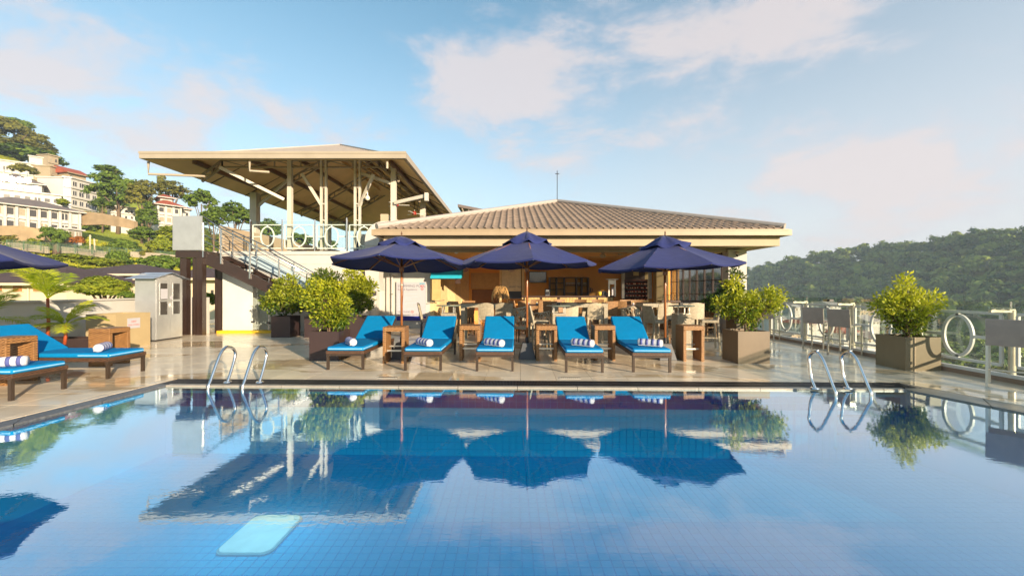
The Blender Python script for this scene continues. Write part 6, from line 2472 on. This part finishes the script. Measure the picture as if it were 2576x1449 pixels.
house('white four-storey apartment block with balconies on the hillside', 208, 118, 284, 126, 522, 632, 4, 4, hillwhite, 'flat', None, 0, .6, 9, (.6, .45))
house('narrow pale blue-grey stair tower left of the four-storey block', 186, 117, 208, 118, 520, 600, 3, 1, M('pale_blue_render', (.50, .52, .56), .8), 'flat', None, 0, .3, 6, (.3, .3))
house('small white house half hidden behind the large spreading tree', 325, 118, 395, 122, 604, 640, 2, 4, hillwhite, 'flat', None, 0, .4, 7, (.4, .4))
house('white house with two tiers of red tiled roof right of the conical tree', 462, 112, 528, 116, 598, 654, 2, 3, hillwhite, 'hip', redpaint, 2.2, 1.1, 8, (.55, .45), None, True)
house('small white upper storey of the two-tiered red roofed house', 470, 115, 505, 117, 577, 600, 1, 2, hillwhite, 'hip', redpaint, 1.4, .8, 6, (.4, .4))
house('little cream house with red roof right of the two-tiered house', 522, 118, 556, 120, 610, 640, 1, 2, hillwhite, 'hip', redpaint, 1.2, .8, 6, (.5, .4))
# lanterns: bright round lamps on the lantern house
lan = M('lit_lantern', (.9, .85, .75), .4, emis=(1, .86, .62), estr=9)
for k, (x, y, r_) in enumerate(((12, 520, .95), (35, 526, .8), (58, 528, .75), (80, 529, .7), (-5, 540, .8))):
    p = at(x, y, 103)
    t = thing('round_lantern', 'glowing round lantern, number %s from the left on the lantern house' % ('two', 'three', 'four', 'five', 'one')[k] if False else
              ['big glowing lantern nearest the left edge on the lantern house', 'glowing lantern right of the biggest one on the lantern house', 'glowing lantern second from the right on the lantern house', 'rightmost glowing lantern on the lantern house', 'low glowing lantern at the very left edge of the lantern house'][k], 'lantern', p, 0, 'glowing lanterns on the lantern house')
    G().lathe([(0, -r_), (r_ * .7, -r_ * .7), (r_, 0), (r_ * .7, r_ * .7), (0, r_)], (0, 0, 0), 12).build('globe', lan, t, smooth=True)
    G().cyl((0, 0, r_), (0, 0, r_ + 1.2), .08, 6).build('stem', steel, t)


def wallseg(name, lab, pts, th_, mat, cat='wall'):
    """pts: (x px, y top px, y bottom px, D)"""
    P0 = at(pts[0][0], pts[0][1], pts[0][3])
    t = thing(name, lab, cat, P0)
    for k in range(len(pts) - 1):
        a, b = pts[k], pts[k + 1]
        pa, pb = at(a[0], a[1], a[3]) - P0, at(b[0], b[1], b[3]) - P0
        qa, qb = at(a[0], a[2], a[3]) - P0, at(b[0], b[2], b[3]) - P0
        n_ = Vector((0, th_, 0))
        G().add([qa, qb, pb, pa, qa + n_, qb + n_, pb + n_, pa + n_], [(0, 1, 2, 3), (7, 6, 5, 4), (3, 2, 6, 7), (0, 4, 5, 1), (1, 5, 6, 2), (0, 3, 7, 4)]).build('wall_section', mat, t)
    return t


wallseg('retaining_wall', 'long curved tan retaining wall above the grassy slope', [(222, 618, 660, 98), (300, 625, 658, 97), (350, 636, 664, 96), (392, 648, 672, 96)], 1, stonewall)
wallseg('retaining_wall', 'tan base wall under the columned hotel', [(-80, 660, 705, 82), (60, 662, 708, 83), (130, 672, 712, 84), (200, 685, 720, 85)], 1, stonewall)
wallseg('boundary_wall', 'pale stone boundary wall right of the small pale-trunked tree', [(178, 722, 742, 79), (240, 728, 748, 78), (308, 736, 756, 77)], .6, palestone)
wallseg('boundary_wall', 'pale stone boundary wall left of the small pale-trunked tree', [(-60, 705, 730, 80), (60, 712, 734, 80), (135, 722, 742, 79)], .6, palestone)
wallseg('boundary_wall', 'short pale stone boundary wall above the right brown roof', [(382, 737, 752, 74), (470, 742, 762, 72), (530, 750, 768, 70)], .6, palestone)
# green mesh fence
fe = thing('mesh_fence', 'low green mesh fence with thin posts along the pale boundary walls', 'fence', at(60, 715, 78.5))
g = G()
prev = None
for k in range(11):
    x = 20 + k * 50
    p = at(x, 700 + x * .075, 78.5 - k * .55)
    q = at(x, 722 + x * .06, 78.5 - k * .55)
    rel(G().bar(p, q - Vector((0, 0, .4)), .12), fe).build('post', M('green_fence_post', (.10, .17, .10), .6), fe)
    if prev:
        for j in range(5):
            f = j / 4
            g.bar(prev[0].lerp(prev[1], f), p.lerp(q, f), .04)
        for j in range(12):
            f = j / 12
            g.bar(prev[0].lerp(p, f), prev[1].lerp(q, f), .04)
    prev = (p, q)
rel(g, fe).build('mesh_wire', M('green_fence_post', (1, 1, 1)), fe)['kind'] = 'stuff'
for x, y0_, y1_, lab in ((264, 688, 735, 'taller pale pole standing in the grassy slope'), (276, 700, 735, 'shorter leaning pole beside the taller pale pole')):
    p, q = at(x, y0_, 79), at(x - (0 if x < 270 else -3), y1_, 79)
    t = thing('slope_pole', lab, 'pole', q)
    G().cyl((0, 0, -1), p - q, .13, 8).build('pole', palestone, t)
    G().bar((-.25, 0, (p - q).z - .3), (.25, 0, (p - q).z - .3), .08).build('cross_piece', palestone, t)

# near houses behind the parapet
nearcream = M('near_house_render', (.62, .54, .40), .8, var=.05, scale=.5, dirt=.15)
n1 = house('cream house with dark brown roof and orange shutters beyond the parapet at the left edge', -120, 36, 195, 36, 829, 930, 1, 1, nearcream, 'hip', darkroof, 1.75, .7, 8, (.0, .0), None, False, None, False, 'brown_roof_house')
g = None
for x0_, x1_ in ((-20, 6), (39, 65), (98, 123), (152, 172)):
    a, b = at(x0_, 836, 35.9), at(x1_, 853, 35.9)
    w_ = G().bx(a.x - n1.location.x - .06, -.10, b.z - n1.location.z - .06, b.x - n1.location.x + .06, -.001, a.z - n1.location.z + .06).build('window_frame', nearcream, n1)
    G().bx(a.x - n1.location.x, -.13, b.z - n1.location.z, (a.x + b.x) / 2 - n1.location.x - .01, -.101, a.z - n1.location.z).build('shutter', orangewood, w_)
    G().bx((a.x + b.x) / 2 - n1.location.x + .01, -.13, b.z - n1.location.z, b.x - n1.location.x, -.101, a.z - n1.location.z).build('shutter', orangewood, w_)
G().cyl((at(84, 0, 35.9).x - n1.location.x, -.15, 0), (at(84, 0, 35.9).x - n1.location.x, -.15, at(0, 832, 35.9).z - n1.location.z), .06, 6).build('downpipe', nearcream, n1)
house('cream two-storey house with wide dark brown roof above the round tree', 190, 46, 430, 46, 803, 880, 2, 11, nearcream, 'hip', darkroof, 1.35, 1.0, 8, (.62, .42), None, False, None, True, 'brown_roof_house')
house('cream house with brown roof glimpsed behind the silver cabinet', 440, 44, 640, 44, 815, 890, 1, 6, nearcream, 'hip', darkroof, 1.3, .8, 7, (.3, .3), None, False, None, False, 'brown_roof_house')

# ---- bush and tree cover (uncountable)
r = np.random.RandomState(21)


def cover(name, label, mat, items, protos, cat=None):
    V, F, T = [], [], []
    off = 0
    for (x, y, z, s_, sz, k, a, tb_) in items:
        v, f, tt = protos[k % len(protos)]
        c_, s2 = math.cos(a), math.sin(a)
        q = np.empty_like(v)
        q[:, 0] = (v[:, 0] * c_ - v[:, 1] * s2) * s_ + x
        q[:, 1] = (v[:, 0] * s2 + v[:, 1] * c_) * s_ + y
        q[:, 2] = v[:, 2] * sz + z
        V.append(q); F.append(f + off); T.append(np.clip(tt * .75 + tb_, 0, 1))
        off += len(v)
    me = npmesh(name, np.concatenate(V), np.concatenate(F))
    at_ = me.attributes.new('tint', 'FLOAT', 'FACE')
    at_.data.foreach_set('value', np.concatenate(T).astype(np.float32))
    o = link(name, me, mat)
    o['kind'] = 'stuff'
    o['label'] = label
    return o


def arr(me):
    v = np.empty(len(me.vertices) * 3, np.float32); me.vertices.foreach_get('co', v)
    f = np.empty(len(me.loops), np.int32); me.loops.foreach_get('vertex_index', f)
    t = np.empty(len(me.polygons), np.float32); me.attributes['tint'].data.foreach_get('value', t)
    return v.reshape(-1, 3), f.reshape(-1, 4), t


lo = [arr(crown_mesh('p', SH[s_], 230, .17, 40 + i, forest_m, .8)) for i, s_ in enumerate(('round', 'bush', 'tall', 'round', 'spread'))]
items = []
tries = 0
while len(items) < 1900 and tries < 20000:
    tries += 1
    u = r.uniform(.38, 1.42)
    D = 150 + 750 * r.uniform(0, 1) ** 1.4
    x = u * D
    z = H(x, D)
    elev = (z + 8) / D
    valley = z < -24
    if valley and r.uniform() > .45:
        continue
    if D > 560 and r.uniform() < .35:
        continue
    s_ = r.uniform(4.5, 8.5) * (1 + D / 1400) * (.6 if valley and D < 320 else 1)
    items.append((x, D, z + s_ * r.uniform(.35, .9), s_, s_ * r.uniform(.8, 1.25), int(r.randint(5)), r.uniform(0, 6.3), r.uniform(-.3, .45)))
cover('forest', 'dense green forest covering the long ridge on the right', forest_m, items, lo)
# closer strip of greener trees just under the railing on the right
lo2 = [arr(crown_mesh('p', SH[s_], 500, .12, 60 + i, tree_a, .8)) for i, s_ in enumerate(('round', 'bush', 'round'))]
items = []
for k in range(190):
    u = r.uniform(.5, 1.35)
    D = r.uniform(60, 170)
    x = u * D
    s_ = r.uniform(2.5, 5.5)
    items.append((x, D, H(x, D) + s_ * .6, s_, s_ * r.uniform(.7, 1.0), int(r.randint(3)), r.uniform(0, 6.3), r.uniform(-.2, .3)))
cover('valley_trees', 'mixed trees filling the valley below the railing', tree_b, items, lo2)
items = []
lo3 = [arr(crown_mesh('p', SH['bush'], 300, .14, 80 + i, tree_c, .8)) for i in range(3)]


def free(x, y):
    """keep the open grass, walls and houses clear"""
    zones = [(225, 665, 400, 722), (180, 745, 420, 775), (-50, 660, 200, 712), (-100, 440, 400, 650), (450, 560, 560, 660), (200, 770, 620, 880), (-50, 730, 200, 790)]
    return not any(a < x < c and b < y < d for a, b, c, d in zones)


tries = 0
while len(items) < 800 and tries < 12000:
    tries += 1
    u = r.uniform(-1.32, -.30)
    D = r.uniform(48, 200)
    x = u * D
    z = H(x, D)
    px_, py_ = 1497 + u * 1200, 848 - (z + 1 - 1.5) / D * 1200
    if not free(px_, py_):
        continue
    s_ = r.uniform(1.2, 2.8)
    items.append((x, D, z + s_ * .3, s_, s_ * .75, int(r.randint(3)), r.uniform(0, 6.3), r.uniform(-.35, .15)))
cover('undergrowth', 'bushy undergrowth covering the left hillside', tree_c, items, lo3)
# grass tufts on the open slope
n_ = 9000
gxs, gys = [], []
V = []
for k in range(n_):
    u = r.uniform(-1.3, -.72)
    D = r.uniform(48, 104)
    x = u * D
    z = H(x, D)
    px_, py_ = 1497 + u * 1200, 848 - (z - 1.5) / D * 1200
    s_ = r.uniform(.25, .8)
    a = r.uniform(0, PI)
    dx, dy = math.cos(a) * s_ * .7, math.sin(a) * s_ * .7
    V += [(x - dx, D - dy, z - .2), (x + dx, D + dy, z - .2), (x + dx * .6 + .1, D + dy * .6, z + s_), (x - dx * .6, D - dy * .6, z + s_ * .8)]
me = npmesh('tall_grass', np.array(V), np.arange(n_ * 4).reshape(-1, 4))
at_ = me.attributes.new('tint', 'FLOAT', 'FACE')
at_.data.foreach_set('value', r.uniform(.2, 1, n_).astype(np.float32))
tag(link('tall_grass', me, leafmat('tall_grass_blade', (.16, .20, .012), (.50, .48, .03), .3, .8)), 'tall yellow-green grass on the open slope', kind='stuff')

# ---- houses in the valley on the right
VH = [(2398, 962, 150, 60, 26, 'hip', redpaint, 'valley house with a wide red roof seen between the rail stools'),
      (2495, 985, 150, 46, 18, 'hip', redpaint, 'small valley house with red roof low beside the twin rail stools'),
      (2346, 906, 260, 34, 12, 'gable', roofgrey, 'far white valley house behind the second rail ring'),
      (2448, 900, 230, 30, 12, 'gable', roofgrey, 'valley house with pale gable roof above the twin stools'),
      (2540, 925, 200, 40, 26, 'flat', None, 'beige valley block beside the tall yellow shrub'),
      (2560, 948, 170, 34, 10, 'gable', roofgrey, 'low valley shed with pale roof beside the tall yellow shrub'),
      (2330, 1000, 130, 30, 30, 'flat', None, 'tan valley block low behind the second rail ring'),
      (2560, 1000, 150, 36, 14, 'gable', greyroof, 'grey roofed valley house by the right planter'),
      (2290, 940, 220, 26, 10, 'gable', roofgrey, 'little far valley house left of the second rail ring'),
      (2665, 905, 260, 30, 10, 'gable', redpaint, 'tiny red roofed valley house right of the tall yellow shrub')]
for x, y, D, w, h_, rf, rm, lab in VH:
    house(lab, x - w / 2, D, x + w / 2, D + 6, y - h_ / 2, y + h_ / 2, 1 if h_ < 24 else 2, 3, hillwhite if rm is not None else hillcream, rf, rm, 2.4 if rf != 'flat' else 0, .8, 10, (.4, .4), None, False, 'houses in the valley below the railing', False, 'valley_house')

# ------------------------------------------------------------ haze
hz = G().bx(-900, -60, -44, 1350, 1500, 95).build('haze', None)
m = bpy.data.materials.new('haze_air')
m.use_nodes = True
m.node_tree.nodes.clear()
N = m.node_tree.nodes
o_ = N.new('ShaderNodeOutputMaterial')
v_ = N.new('ShaderNodeVolumePrincipled')
v_.inputs['Color'].default_value = (.70, .84, 1, 1)
v_.inputs['Density'].default_value = .00036
v_.inputs['Anisotropy'].default_value = 0.0
m.node_tree.links.new(v_.outputs[0], o_.inputs['Volume'])
hz.data.materials.append(m)
hz['kind'] = 'stuff'
hz['label'] = 'thin bluish air haze over the valley'
